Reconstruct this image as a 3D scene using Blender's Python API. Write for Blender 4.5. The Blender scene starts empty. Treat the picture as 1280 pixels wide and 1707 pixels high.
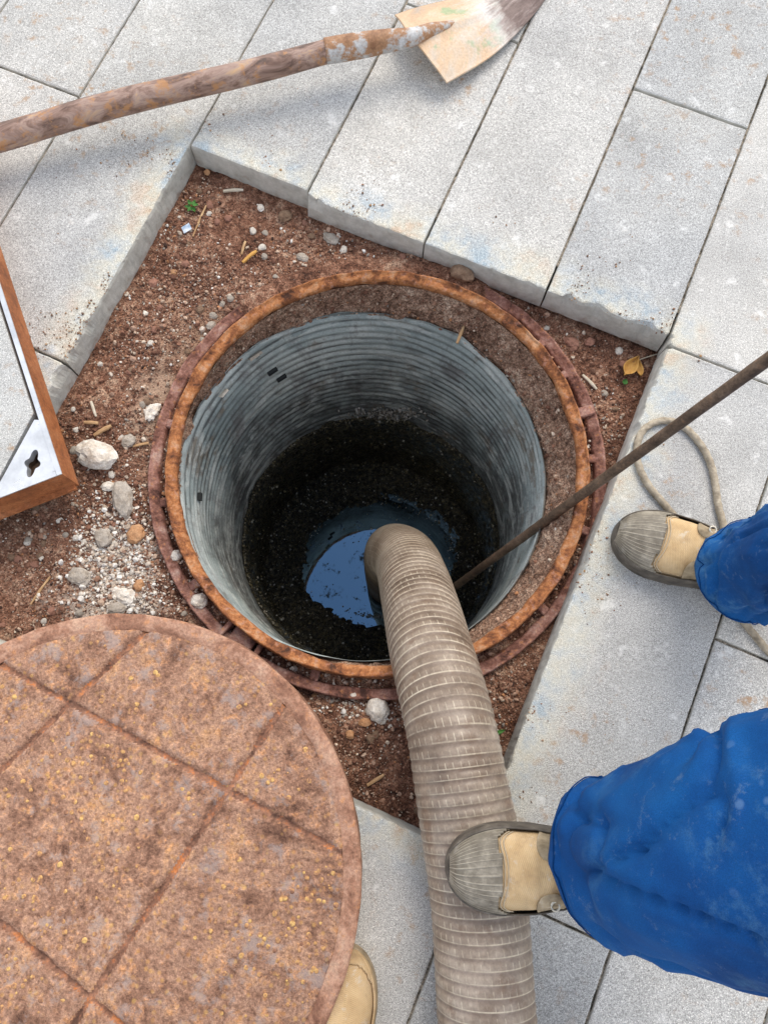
import bpy, bmesh, math, random
import numpy as np
from mathutils import Vector, noise as mn
random.seed(7); rng = np.random.default_rng(7)
R = math.radians

# ------------------------------------------------------------------ camera, sky, sun, exposure
CAM_H, TILT, FPX = 1.32, R(13.2), 1282.0
sc = bpy.context.scene
col = sc.collection
cd = bpy.data.cameras.new('camera'); cam = bpy.data.objects.new('camera', cd); col.objects.link(cam)
cam.location = (0, 0, CAM_H); cam.rotation_euler = (TILT, 0, 0)
cd.sensor_fit = 'HORIZONTAL'; cd.sensor_width = 36; cd.lens = 36 * FPX / 1280; cd.clip_start = .02; cd.clip_end = 500
sc.camera = cam
SUN_EL, SUN_AZ = 47, 25           # azimuth measured from +y (top of the picture) towards +x
w = bpy.data.worlds.new('World'); sc.world = w; w.use_nodes = True
wn = w.node_tree; bg = wn.nodes['Background']
sky = wn.nodes.new('ShaderNodeTexSky'); sky.sky_type = 'NISHITA'; sky.sun_disc = False
sky.sun_elevation = R(SUN_EL); sky.sun_rotation = R(SUN_AZ); sky.dust_density = .7; sky.air_density = 1.2
tcw = wn.nodes.new('ShaderNodeTexCoord'); cn = wn.nodes.new('ShaderNodeTexNoise')
cn.inputs['Scale'].default_value = 1.8; cn.inputs['Detail'].default_value = 7; cn.inputs['Roughness'].default_value = .55
cr = wn.nodes.new('ShaderNodeValToRGB'); cr.color_ramp.elements[0].position = .40; cr.color_ramp.elements[1].position = .62
cm = wn.nodes.new('ShaderNodeMix'); cm.data_type = 'RGBA'
cm.inputs[7].default_value = (9.6, 9.4, 9.2, 1)
cmp_ = wn.nodes.new('ShaderNodeMapping'); cmp_.inputs['Location'].default_value = (7.7, 4.1, 2)
wn.links.new(tcw.outputs['Generated'], cmp_.inputs[0]); wn.links.new(cmp_.outputs[0], cn.inputs['Vector']); wn.links.new(cn.outputs['Fac'], cr.inputs['Fac'])
wn.links.new(cr.outputs['Color'], cm.inputs[0]); wn.links.new(sky.outputs['Color'], cm.inputs[6])
wn.links.new(cm.outputs[2], bg.inputs['Color']); bg.inputs['Strength'].default_value = .12
sd = bpy.data.lights.new('sun', 'SUN'); sd.energy = 1.45; sd.angle = R(40); sd.color = (1, .91, .77)
so = bpy.data.objects.new('sun', sd); col.objects.link(so)
sv = Vector((math.sin(R(SUN_AZ)) * math.cos(R(SUN_EL)), math.cos(R(SUN_AZ)) * math.cos(R(SUN_EL)), math.sin(R(SUN_EL))))
so.rotation_euler = (-sv).to_track_quat('-Z', 'Y').to_euler(); so.location = (1, 3, 6)
sc.view_settings.view_transform = 'Standard'; sc.view_settings.look = 'None'; sc.view_settings.gamma = 1
sc.view_settings.exposure = 0.95

# ------------------------------------------------------------------ helpers
ANG = R(23.5); SA, CA = math.sin(ANG), math.cos(ANG)
def UV(u, v, z=0): return (u * SA + v * CA, u * CA - v * SA, z)        # paving axes -> world
def toUV(x, y): return (x * SA + y * CA, x * CA - y * SA)
def P(px, py, z=0):                                                    # survey point of the photograph at height z
    x, y = px - 640, 853.5 - py
    d = (x, y * math.cos(TILT) + FPX * math.sin(TILT), y * math.sin(TILT) - FPX * math.cos(TILT))
    t = (z - CAM_H) / d[2]
    return Vector((d[0] * t, d[1] * t, z))
def N3(x, y, z=0.): return mn.noise(Vector((x, y, z)))
def FB(x, y, z=0., o=4): return mn.fractal(Vector((x, y, z)), 1.0, 2.0, o)
def wloc(o):
    v = Vector((0, 0, 0))
    while o is not None: v += o.location; o = o.parent
    return v
def tag(o, label=None, cat=None, group=None, kind=None):
    if label: o['label'] = label
    if cat: o['category'] = cat
    if group: o['group'] = group
    if kind: o['kind'] = kind
    return o
def empty(name, loc, label=None, cat=None, group=None, kind=None, parent=None):
    o = bpy.data.objects.new(name, None); col.objects.link(o); o.empty_display_size = .05
    o.parent = parent; o.location = Vector(loc) - (wloc(parent) if parent else Vector((0, 0, 0)))
    return tag(o, label, cat, group, kind)
def obj(name, verts, faces, mat, parent=None, origin=None, smooth=True, uvs=None, cols=None):
    """verts in world space; the origin is the parent's (or 'origin')"""
    L = wloc(parent) if parent is not None else Vector((0, 0, 0))
    O = Vector(origin) if origin is not None else L
    va = np.array([tuple(v) for v in verts], dtype=float) - np.array(O)
    me = bpy.data.meshes.new(name); me.from_pydata(va.tolist(), [], [list(f) for f in faces])
    if smooth: me.polygons.foreach_set('use_smooth', [True] * len(me.polygons))
    me.materials.append(M[mat])
    if uvs is not None:
        ul = me.uv_layers.new(name='UVMap'); vi = np.empty(len(me.loops), dtype=np.int32); me.loops.foreach_get('vertex_index', vi)
        ul.data.foreach_set('uv', np.array(uvs, dtype=np.float32)[vi].ravel())
    if cols is not None:
        ca = me.color_attributes.new('Col', 'FLOAT_COLOR', 'POINT'); ca.data.foreach_set('color', np.array(cols, dtype=np.float32).ravel())
    me.update()
    o = bpy.data.objects.new(name, me); col.objects.link(o); o.parent = parent; o.location = O - L
    return o
def loft(rings, close_u=True, cap0=False, cap1=False):
    n = len(rings[0]); v = [p for r in rings for p in r]; f = []
    for i in range(len(rings) - 1):
        for j in range(n if close_u else n - 1):
            k = (j + 1) % n
            f.append((i * n + j, i * n + k, (i + 1) * n + k, (i + 1) * n + j))
    if cap0: f.append(tuple(range(n - 1, -1, -1)))
    if cap1: f.append(tuple((len(rings) - 1) * n + j for j in range(n)))
    return v, f
def lathe(cx, cy, prof, n=160, wob=0., seed=0., a0=0., a1=2 * math.pi):
    rings = []; full = abs(a1 - a0 - 2 * math.pi) < 1e-6
    m = n if full else n + 1
    for (r, z) in prof:
        ring = []
        for j in range(m):
            a = a0 + (a1 - a0) * j / n
            d = wob * FB(math.cos(a) * 9 + seed, math.sin(a) * 9, r * 40 + z * 25, 3) if wob else 0
            d2 = wob * FB(math.cos(a) * 11 - seed, math.sin(a) * 11 + 7, r * 40 + z * 25, 3) if wob else 0
            ring.append((cx + (r + d) * math.cos(a), cy + (r + d) * math.sin(a), z + d2))
        rings.append(ring)
    return loft(rings, full)
def spline(pts, step):
    """Catmull-Rom through pts (tuples of any length), resampled at even steps of the xyz length"""
    p = [np.array(q, float) for q in pts]; p = [2 * p[0] - p[1]] + p + [2 * p[-1] - p[-2]]
    dense = []
    for i in range(1, len(p) - 2):
        for t in np.linspace(0, 1, 60, endpoint=False):
            a, b, c, d = p[i - 1], p[i], p[i + 1], p[i + 2]
            dense.append(.5 * (2 * b + (c - a) * t + (2 * a - 5 * b + 4 * c - d) * t ** 2 + (3 * b - a - 3 * c + d) * t ** 3))
    dense.append(p[-2]); dense = np.array(dense)
    L = np.r_[0, np.cumsum(np.linalg.norm(np.diff(dense[:, :3], axis=0), axis=1))]
    s = np.linspace(0, L[-1], max(2, int(L[-1] / step) + 1))
    return s, np.stack([np.interp(s, L, dense[:, k]) for k in range(dense.shape[1])], 1)
def frames(pts, up=(0, 0, -1)):
    T = np.gradient(pts, axis=0); T /= np.linalg.norm(T, axis=1)[:, None]
    n = np.array(up, float); n -= n @ T[0] * T[0]; n /= np.linalg.norm(n); out = []
    for t in T:
        n = n - (n @ t) * t; n /= np.linalg.norm(n); out.append((t, n, np.cross(t, n)))
    return out
def tube(pts, rad, n=16, step=.01, fn=None, caps=True, up=(0, 0, -1)):
    """rad: number, or the pts carry the radius as 4th value; fn(s, theta) -> added radius"""
    s, q = spline(pts, step); F = frames(q[:, :3], up); rings = []
    for i in range(len(s)):
        r0 = q[i, 3] if q.shape[1] > 3 else rad
        ring = []
        for j in range(n):
            a = 2 * math.pi * j / n; r = r0 + (fn(s[i], a) if fn else 0)
            ring.append(q[i, :3] + F[i][1] * math.cos(a) * r + F[i][2] * math.sin(a) * r)
        rings.append(ring)
    return loft(rings, True, caps, caps)
def box(c, ax, ay, az, bev=0.):
    """box round c with half axes as vectors; bev chamfers the four upright edges and the top"""
    c, ax, ay, az = map(Vector, (c, ax, ay, az))
    if bev <= 0:
        v = [c + sx * ax + sy * ay + sz * az for sz in (-1, 1) for sy in (-1, 1) for sx in (-1, 1)]
        return v, [(0, 2, 3, 1), (4, 5, 7, 6), (0, 1, 5, 4), (2, 6, 7, 3), (0, 4, 6, 2), (1, 3, 7, 5)]
    lx, ly, lz = ax.length, ay.length, az.length
    def ring(ix, z):
        fx, fy = (lx - ix) / lx, (ly - ix) / ly; bx, by = (lx - ix - bev) / lx, (ly - ix - bev) / ly
        return [c + ax * x + ay * y + az * z for x, y in ((fx, by), (bx, fy), (-bx, fy), (-fx, by), (-fx, -by), (-bx, -fy), (bx, -fy), (fx, -by))]
    return loft([ring(0, -1), ring(0, 1 - bev / lz), ring(bev, 1)], True, True, True)
def join(parts):
    v, f = [], []
    for a, b in parts:
        o = len(v); v += list(a); f += [tuple(i + o for i in q) for q in b]
    return v, f

# ------------------------------------------------------------------ materials
M = {}
class NT:
    def __init__(s, name, rough=.8, spec=.3):
        s.m = bpy.data.materials.new(name); s.m.use_nodes = True; s.t = s.m.node_tree; M[name] = s.m
        s.b = s.t.nodes['Principled BSDF']; s.b.inputs['Roughness'].default_value = rough
        s.b.inputs['Specular IOR Level'].default_value = spec
        s.tc = s.t.nodes.new('ShaderNodeTexCoord'); s.v = s.tc.outputs['Object']
    def put(s, sock, val):
        if isinstance(val, bpy.types.NodeSocket): s.t.links.new(val, sock)
        elif isinstance(val, (tuple, list)) and sock.type == 'RGBA': sock.default_value = tuple(val) + (1,) * (4 - len(val))
        else: sock.default_value = val
    def noise(s, scale, detail=4, rough=.6, dist=0, vec=None):
        n = s.t.nodes.new('ShaderNodeTexNoise'); s.put(n.inputs['Vector'], vec or s.v)
        for k, x in (('Scale', scale), ('Detail', detail), ('Roughness', rough), ('Distortion', dist)): n.inputs[k].default_value = x
        return n.outputs['Fac']
    def vor(s, scale, out='Distance', vec=None, rnd=1):
        n = s.t.nodes.new('ShaderNodeTexVoronoi'); s.put(n.inputs['Vector'], vec or s.v); n.inputs['Scale'].default_value = scale
        n.inputs['Randomness'].default_value = rnd
        return n.outputs[out]
    def ramp(s, fac, stops):
        n = s.t.nodes.new('ShaderNodeValToRGB'); s.put(n.inputs['Fac'], fac); e = n.color_ramp.elements
        while len(e) < len(stops): e.new(.5)
        for el, (p, c) in zip(e, stops):
            el.position = p; el.color = (c, c, c, 1) if not isinstance(c, (tuple, list)) else tuple(c) + (1,)
        return n.outputs['Color']
    def mix(s, fac, a, b, mode='MIX'):
        n = s.t.nodes.new('ShaderNodeMix'); n.data_type = 'RGBA'; n.blend_type = mode
        s.put(n.inputs[0], fac); s.put(n.inputs[6], a); s.put(n.inputs[7], b); return n.outputs[2]
    def math(s, op, a, b=0., c=0.):
        n = s.t.nodes.new('ShaderNodeMath'); n.operation = op
        for i, x in enumerate((a, b, c)): s.put(n.inputs[i], x)
        return n.outputs[0]
    def mapping(s, scale=(1, 1, 1), rot=(0, 0, 0), loc=(0, 0, 0), vec=None):
        n = s.t.nodes.new('ShaderNodeMapping'); s.put(n.inputs['Vector'], vec or s.v)
        n.inputs['Scale'].default_value = scale; n.inputs['Rotation'].default_value = rot; n.inputs['Location'].default_value = loc
        return n.outputs[0]
    def xyz(s, vec=None):
        n = s.t.nodes.new('ShaderNodeSeparateXYZ'); s.put(n.inputs[0], vec or s.v); return n.outputs
    def node(s, kind): return s.t.nodes.new(kind)
    def bump(s, h, strength=.5, dist=.002):
        n = s.t.nodes.new('ShaderNodeBump'); s.put(n.inputs['Height'], h); n.inputs['Strength'].default_value = strength
        n.inputs['Distance'].default_value = dist
        prev = s.b.inputs['Normal'].links
        if prev: s.put(n.inputs['Normal'], prev[0].from_socket)
        s.put(s.b.inputs['Normal'], n.outputs[0])
    def color(s, c): s.put(s.b.inputs['Base Color'], c)
    def rough(s, c): s.put(s.b.inputs['Roughness'], c)

def concrete(name, base=.43, hole=True, brick=False):
    t = NT(name, .9, .2)
    oi = t.node('ShaderNodeObjectInfo'); off = t.node('ShaderNodeVectorMath'); off.operation = 'MULTIPLY_ADD'
    t.put(off.inputs[0], oi.outputs['Random']); off.inputs[1].default_value = (31, 17, 9); t.put(off.inputs[2], t.v); lv = off.outputs[0]
    grain = t.noise(620, 2, .8); g2 = t.noise(230, 3, .6); bl = t.noise(6, 5, .65, vec=lv); bl2 = t.noise(1.9, 3, .5, vec=lv)
    c = t.ramp(grain, [(.30, (base * .30, base * .29, base * .275)), (.43, (base * .84, base * .825, base * .80)), (.55, (base * 1.06, base * 1.045, base * 1.01)), (.69, (base * 1.9, base * 1.87, base * 1.82))])
    c = t.mix(.45, c, t.ramp(g2, [(.33, .55), (.5, 1.0), (.68, 1.35)]), 'MULTIPLY')
    c = t.mix(1, c, t.ramp(bl, [(.28, .82), (.5, 1.0), (.70, 1.13)]), 'MULTIPLY')
    c = t.mix(1, c, t.ramp(bl2, [(.3, (.90, .91, .93)), (.7, (1.08, 1.06, 1.02))]), 'MULTIPLY')
    # pale scuffs and small brown dirt flecks
    c = t.mix(t.math('MULTIPLY', t.ramp(t.noise(22, 3, .7), [(.60, 0.), (.72, 1.)]), .55), c, (.74, .73, .71))
    d1 = t.math('MULTIPLY', t.ramp(t.noise(34, 4, .65), [(.56, 0.), (.68, 1.)]), t.ramp(t.noise(2.3, 2), [(.46, 0.), (.62, 1.)]))
    c = t.mix(t.math('MULTIPLY', d1, .75), c, (.34, .20, .095))
    c = t.mix(1, c, t.ramp(oi.outputs['Random'], [(0, (.90, .91, .91)), (.5, (1, .99, .97)), (1, (1.09, 1.075, 1.05))]), 'MULTIPLY')
    hair = t.math('MULTIPLY', t.ramp(t.noise(11, 6, .75, 2.2, vec=lv), [(.485, 0.), (.5, 1.), (.515, 0.)]), t.ramp(t.noise(4, 2, vec=lv), [(.56, 0.), (.66, .5)]))
    c = t.mix(hair, c, (.70, .68, .64))
    if hole:   # cement smears, blue and ochre stains left round the lifted square
        m = t.mapping(rot=(0, 0, ANG), vec=t.v); o = t.xyz(m)      # x -> v axis, y -> u axis
        du = t.math('SUBTRACT', t.math('ABSOLUTE', t.math('SUBTRACT', o[1], .31)), .49)
        dv = t.math('SUBTRACT', t.math('ABSOLUTE', t.math('SUBTRACT', o[0], -.272)), .503)
        d = t.math('MAXIMUM', du, dv)
        edge = t.math('ADD', d, t.math('MULTIPLY', t.math('SUBTRACT', t.noise(14, 4), .5), .09))
        near = t.ramp(edge, [(0.0, 1.), (.03, .75), (.085, 0.)])
        tint = t.ramp(t.noise(9, 4, .75), [(.36, (.25, .37, .45)), (.42, (.42, .46, .46)), (.50, (.58, .56, .46)), (.57, (.58, .52, .38)), (.64, (.55, .38, .22))])
        c = t.mix(t.math('MULTIPLY', near, .56), c, t.mix(.6, tint, t.ramp(grain, [(.32, .4), (.5, 1.), (.68, 1.6)]), 'MULTIPLY'))
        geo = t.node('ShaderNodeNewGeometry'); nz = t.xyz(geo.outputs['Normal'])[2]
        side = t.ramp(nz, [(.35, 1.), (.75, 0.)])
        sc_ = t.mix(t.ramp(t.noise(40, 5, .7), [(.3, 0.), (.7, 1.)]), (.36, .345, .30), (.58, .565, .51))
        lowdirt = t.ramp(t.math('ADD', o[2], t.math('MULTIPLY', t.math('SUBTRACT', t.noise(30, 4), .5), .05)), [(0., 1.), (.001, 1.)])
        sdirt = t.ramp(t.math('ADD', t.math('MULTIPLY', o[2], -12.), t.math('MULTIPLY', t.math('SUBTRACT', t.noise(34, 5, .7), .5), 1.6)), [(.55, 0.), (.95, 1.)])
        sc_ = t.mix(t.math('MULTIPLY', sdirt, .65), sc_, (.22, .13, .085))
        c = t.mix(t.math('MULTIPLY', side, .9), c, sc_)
    if brick:
        b = t.node('ShaderNodeTexBrick'); t.put(b.inputs['Vector'], t.mapping(rot=(0, 0, ANG - math.pi / 2)))
        for k, x in (('Scale', 1.), ('Mortar Size', .0025), ('Brick Width', 1.), ('Row Height', .25)): b.inputs[k].default_value = x
        c = t.mix(b.outputs['Fac'], c, (.05, .045, .04))
    t.color(c); t.bump(grain, .35, .0012); t.bump(g2, .3, .002)
concrete('paver_concrete'); concrete('far_paving', hole=False, brick=True); concrete('infill_stone', .46, hole=False)

def soil(name, stops, s=1.0, wet=.9, dust=None):
    t = NT(name, wet, .2)
    a = t.noise(9 * s, 6, .65); b = t.noise(70 * s, 5, .7); g = t.noise(330, 3, .7)
    c = t.ramp(t.math('ADD', t.math('MULTIPLY', a, .45), t.math('MULTIPLY', b, .55)), stops)
    c = t.mix(.9, c, t.ramp(g, [(.34, .3), (.5, 1.), (.65, 1.9)]), 'MULTIPLY')
    c = t.mix(t.ramp(t.noise(240, 2, .8), [(.66, 0.), (.72, .8)]), c, (.46, .38, .30))
    for (dx, dy, rx, ry, dc) in (dust or []):
        q = t.xyz(t.mapping(loc=(-dx / rx, -dy / ry, 0), scale=(1 / rx, 1 / ry, 1)))
        dd = t.math('SQRT', t.math('ADD', t.math('POWER', q[0], 2.), t.math('POWER', q[1], 2.)))
        m = t.ramp(t.math('ADD', dd, t.math('MULTIPLY', t.math('SUBTRACT', t.noise(26, 5, .7), .5), 2.2)), [(.45, .85), (1.15, 0.)])
        c = t.mix(m, c, t.mix(.8, dc, t.ramp(g, [(.34, .5), (.5, 1.), (.65, 1.35)]), 'MULTIPLY'))
    t.color(c); t.bump(g, .9, .003); t.bump(b, .8, .008)
soil('red_soil', [(.36, (.038, .018, .012)), (.45, (.13, .058, .035)), (.53, (.24, .12, .075)), (.62, (.43, .28, .19))], dust=[(-.475, .215, .075, .10, (.60, .52, .44)), (-.50, .15, .12, .05, (.52, .42, .34)), (-.33, .66, .11, .09, (.42, .27, .18)), (-.42, .52, .09, .12, (.44, .30, .21))])
soil('collar_mortar', [(.37, (.055, .028, .018)), (.45, (.19, .105, .068)), (.53, (.33, .205, .14)), (.62, (.50, .37, .27))], 1.3)
soil('joint_sand', [(.38, (.025, .022, .018)), (.47, (.11, .095, .075)), (.57, (.34, .29, .23))])

def vcol(name, rough=.85, sp=.25):
    t = NT(name, rough, sp); n = t.node('ShaderNodeVertexColor'); n.layer_name = 'Col'
    c = t.mix(.6, n.outputs['Color'], t.ramp(t.noise(260, 3, .7), [(.3, .55), (.5, 1.), (.7, 1.4)]), 'MULTIPLY')
    t.color(c); t.bump(t.noise(300, 3), .4, .001)
vcol('gravel')

def stone(name, a, b):
    t = NT(name, .88, .25); g = t.noise(300, 3, .7)
    c = t.mix(t.ramp(t.noise(45, 5, .65), [(.32, 0.), (.66, 1.)]), a, b)
    c = t.mix(.6, c, t.ramp(g, [(.32, .6), (.5, 1.), (.66, 1.3)]), 'MULTIPLY')
    t.color(c); t.bump(g, .5, .0015); t.bump(t.noise(80, 4), .5, .003)
stone('pale_stone', (.50, .42, .33), (.74, .70, .63)); stone('grey_stone', (.27, .22, .17), (.44, .39, .33))
stone('brown_stone', (.14, .08, .05), (.30, .20, .13)); stone('ochre_stone', (.34, .16, .07), (.52, .30, .16))
stone('clay_stone', (.22, .10, .065), (.38, .20, .14))

def rust(name, stops, fleck, amount=.5, rough=.82, sc_=1.):
    t = NT(name, rough, .3)
    a = t.noise(18 * sc_, 6, .7, .4); g = t.noise(220, 4, .75); f = t.noise(60 * sc_, 5, .7)
    c = t.ramp(t.math('ADD', t.math('MULTIPLY', a, .7), t.math('MULTIPLY', f, .3)), stops)
    c = t.mix(t.math('MULTIPLY', t.ramp(f, [(.56, 0.), (.66, 1.)]), amount), c, fleck)
    c = t.mix(.7, c, t.ramp(g, [(.3, .5), (.5, 1.), (.7, 1.5)]), 'MULTIPLY')
    t.color(c); t.bump(g, .5, .0015); t.bump(f, .4, .003)
    return t
rust('rust_rim', [(.38, (.055, .022, .012)), (.46, (.20, .070, .026)), (.53, (.36, .140, .048)), (.62, (.44, .235, .125))], (.30, .165, .135), .6, sc_=1.5)
rust('rust_flange', [(.37, (.055, .024, .018)), (.46, (.18, .078, .055)), (.54, (.30, .155, .12)), (.63, (.42, .29, .24))], (.40, .17, .055), .7, sc_=1.5)
rust('rust_tray', [(.34, (.14, .048, .02)), (.48, (.31, .105, .036)), (.58, (.40, .155, .06)), (.7, (.46, .23, .12))], (.2, .08, .04), .4, .7, .7)
rust('rust_bar', [(.35, (.055, .035, .024)), (.5, (.13, .085, .056)), (.66, (.24, .165, .115))], (.26, .13, .06), .3, .6)
# cover: violet-brown scale, ochre bloom, dirt
t = rust('rust_cover', [(.36, (.13, .062, .038)), (.45, (.265, .138, .086)), (.53, (.36, .205, .134)), (.62, (.46, .25, .132))], (.52, .23, .085), .55, sc_=.9)
g3 = t.noise(110, 5, .8); cc0 = t.b.inputs['Base Color'].links[0].from_socket
cc0 = t.mix(.85, cc0, t.ramp(g3, [(.36, (.66, .60, .58)), (.47, (.97, .96, .97)), (.54, (1.05, 1.05, 1.05)), (.64, (1.35, 1.35, 1.35))]), 'MULTIPLY')
vs_ = t.math('MULTIPLY', t.ramp(t.vor(78), [(.16, 1.), (.34, 0.)]), t.ramp(t.noise(9, 4, .65), [(.40, 0.), (.56, 1.)]))
cc0 = t.mix(t.math('MULTIPLY', vs_, .6), cc0, t.ramp(t.noise(60, 3), [(.4, (.46, .20, .07)), (.6, (.62, .36, .12))]))
cc0 = t.mix(t.math('MULTIPLY', t.ramp(t.noise(28, 5, .7), [(.54, 0.), (.64, 1.)]), .6), cc0, (.34, .275, .25))
t.color(cc0); t.bump(g3, .6, .004)
rust('rust_groove', [(.37, (.09, .045, .03)), (.46, (.20, .098, .062)), (.53, (.31, .15, .09)), (.60, (.52, .19, .06))], (.46, .14, .04), .6, sc_=1.6)
rust('rust_cover_edge', [(.37, (.15, .065, .04)), (.47, (.29, .145, .09)), (.55, (.40, .225, .15)), (.66, (.50, .33, .23))], (.48, .2, .07), .55)
t = NT('rust_bloom', .9, .2); oi = t.noise(75, 2)
t.color(t.mix(.6, t.ramp(oi, [(.38, (.24, .12, .075)), (.47, (.36, .19, .10)), (.55, (.46, .25, .10)), (.66, (.56, .35, .13))]), t.ramp(t.noise(300, 3), [(.3, .6), (.7, 1.4)]), 'MULTIPLY'))

# corrugated pipe
t = NT('pipe_plastic', .62, .35); o = t.xyz()
streak = t.noise(6, 6, .7, .5, vec=t.mapping(scale=(1, 1, .55))); fine = t.noise(60, 5, .75)
c = t.ramp(t.noise(5, 4, .6), [(.3, (.24, .285, .28)), (.5, (.36, .405, .39)), (.7, (.52, .55, .52))])
geo = t.node('ShaderNodeNewGeometry')
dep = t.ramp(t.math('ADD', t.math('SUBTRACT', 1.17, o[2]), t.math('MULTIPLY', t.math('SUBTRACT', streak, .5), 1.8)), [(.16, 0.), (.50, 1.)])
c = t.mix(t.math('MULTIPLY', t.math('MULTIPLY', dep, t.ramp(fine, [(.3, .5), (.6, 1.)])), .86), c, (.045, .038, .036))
c = t.mix(t.math('MULTIPLY', t.ramp(t.noise(8, 6, .7), [(.57, 0.), (.66, 1.)]), .75), c, (.17, .125, .085))
c = t.mix(t.math('MULTIPLY', t.ramp(t.noise(28, 5, .7), [(.62, 0.), (.70, 1.)]), .6), c, (.10, .085, .07))
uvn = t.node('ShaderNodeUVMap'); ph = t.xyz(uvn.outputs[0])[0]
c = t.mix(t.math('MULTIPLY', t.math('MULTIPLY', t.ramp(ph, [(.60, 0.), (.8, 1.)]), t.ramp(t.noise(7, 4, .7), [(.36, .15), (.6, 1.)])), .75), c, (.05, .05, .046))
c = t.mix(t.math('MULTIPLY', t.ramp(t.noise(9, 6, .75, .6, vec=t.mapping(scale=(1, 1, 2.2))), [(.50, 0.), (.60, 1.)]), .62), c, (.60, .62, .58))
c = t.mix(t.math('MULTIPLY', t.ramp(t.noise(11, 6, .75, .4, vec=t.mapping(scale=(1.3, 1.3, .5))), [(.54, 0.), (.66, 1.)]), .6), c, (.13, .105, .10))
c = t.mix(.5, c, t.ramp(t.noise(240, 3, .7), [(.3, .6), (.7, 1.3)]), 'MULTIPLY')
t.color(c); t.bump(fine, .25, .002)
t = NT('slime', .5, .5); g = t.noise(95, 6, .75); gg = t.noise(230, 4, .8); zz = t.xyz()
c = t.ramp(g, [(.40, (.008, .008, .006)), (.50, (.034, .029, .017)), (.58, (.12, .10, .052)), (.67, (.30, .25, .15))])
c = t.mix(t.ramp(gg, [(.60, 0.), (.66, 1.)]), c, (.42, .40, .33))
t.color(c); t.rough(t.ramp(t.noise(70, 4), [(.4, .10), (.6, .6)])); t.bump(g, .9, .01); t.bump(gg, .5, .003)
t = NT('water', .02, .5); t.b.inputs['IOR'].default_value = 3.0; t.color((.006, .009, .010)); t.b.inputs['Specular Tint'].default_value = (.52, .80, 1, 1)
fm = t.ramp(t.noise(24, 6, .75), [(.58, 0.), (.66, 1.)]); t.color(t.mix(fm, (.006, .009, .010), (.05, .052, .042))); t.rough(t.math('MULTIPLY_ADD', fm, .35, .02)); t.put(t.b.inputs['Specular IOR Level'], t.math('MULTIPLY_ADD', fm, -.42, .5)); t.bump(t.noise(9, 2), .04, .003)

# suction hose: uv.x = helix phase, uv.y = turn
t = NT('hose_plastic', .38, .45); uvn = t.node('ShaderNodeUVMap'); uu = t.xyz(uvn.outputs[0])
ph = t.math('FRACT', uu[0]); th = uu[1]
rid = t.ramp(ph, [(.0, .0), (.14, .55), (.30, 1.), (.62, 1.), (.80, .35), (.93, 0.)])
c = t.mix(rid, (.185, .138, .104), (.235, .182, .136))
dk = t.noise(12, 5, .65); c = t.mix(1, c, t.ramp(dk, [(.32, (.58, .52, .48)), (.45, (.95, .90, .86)), (.56, (1.2, 1.2, 1.2)), (.66, (1.65, 1.72, 1.78))]), 'MULTIPLY')
line = t.math('LESS_THAN', t.math('FRACT', t.math('ADD', t.math('MULTIPLY', th, 38.), t.math('MULTIPLY', uu[0], .13))), .12)
rng_ = t.ramp(ph, [(.10, 0.), (.16, 1.), (.66, 1.), (.74, 0.)])
br = t.math('MULTIPLY', t.math('MULTIPLY', line, rng_), t.ramp(t.noise(23, 5, .7), [(.40, .05), (.60, 1.)]))
c = t.mix(t.math('MULTIPLY', br, .7), c, (.56, .48, .36))
hl = t.math('MULTIPLY', t.ramp(ph, [(.10, 0.), (.15, 1.), (.20, 1.), (.25, 0.)]), t.ramp(t.noise(13, 5, .7), [(.38, .1), (.60, .95)]))
c = t.mix(hl, c, (.58, .49, .36))
c = t.mix(t.math('MULTIPLY', t.ramp(t.noise(26, 5, .7), [(.55, 0.), (.68, 1.)]), .6), c, (.16, .095, .06))
c = t.mix(.5, c, t.ramp(t.noise(200, 3, .7), [(.3, .65), (.7, 1.3)]), 'MULTIPLY')
t.color(c); t.rough(t.ramp(t.noise(14, 4), [(.35, .28), (.65, .65)])); t.bump(t.noise(90, 4), .3, .0015)
t.b.inputs['Subsurface Weight'].default_value = .0

# shoes, cloth, wood, metal
t = NT('shoe_canvas', .92, .15); uvn = t.node('ShaderNodeUVMap'); uu = t.xyz(uvn.outputs[0])
wv = t.math('MULTIPLY', t.math('SINE', t.math('MULTIPLY', uu[0], 2600.)), t.math('SINE', t.math('MULTIPLY', uu[1], 150.)))
c = t.mix(1, t.ramp(t.noise(22, 4, .6), [(.3, (.44, .29, .145)), (.5, (.56, .39, .21)), (.7, (.63, .46, .27))]), t.ramp(t.math('MULTIPLY_ADD', wv, .5, .5), [(0., .86), (1., 1.08)]), 'MULTIPLY')
c = t.mix(t.math('MULTIPLY', t.ramp(t.noise(30, 5, .7), [(.50, 0.), (.68, 1.)]), .55), c, (.30, .20, .12))
c = t.mix(t.math('MULTIPLY', t.ramp(t.noise(55, 5, .75), [(.58, 0.), (.68, 1.)]), .6), c, (.60, .53, .43))
c = t.mix(t.math('MULTIPLY', t.ramp(t.math('ADD', t.math('MULTIPLY', t.xyz()[2], -9.), t.noise(40, 5, .7)), [(.05, 0.), (.45, .8)]), .4), c, (.30, .22, .15))
t.color(c); t.bump(wv, .3, .0008); t.bump(t.noise(30, 3), .3, .004)
t = NT('shoe_rubber', .5, .4); uvn = t.node('ShaderNodeUVMap'); uu = t.xyz(uvn.outputs[0])
ln = t.ramp(t.math('FRACT', t.math('ADD', t.math('MULTIPLY', uu[1], 24.), t.math('MULTIPLY', uu[0], 8.))), [(.0, 1.), (.13, 1.), (.24, 0.), (.9, 0.), (1., 1.)])
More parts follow.
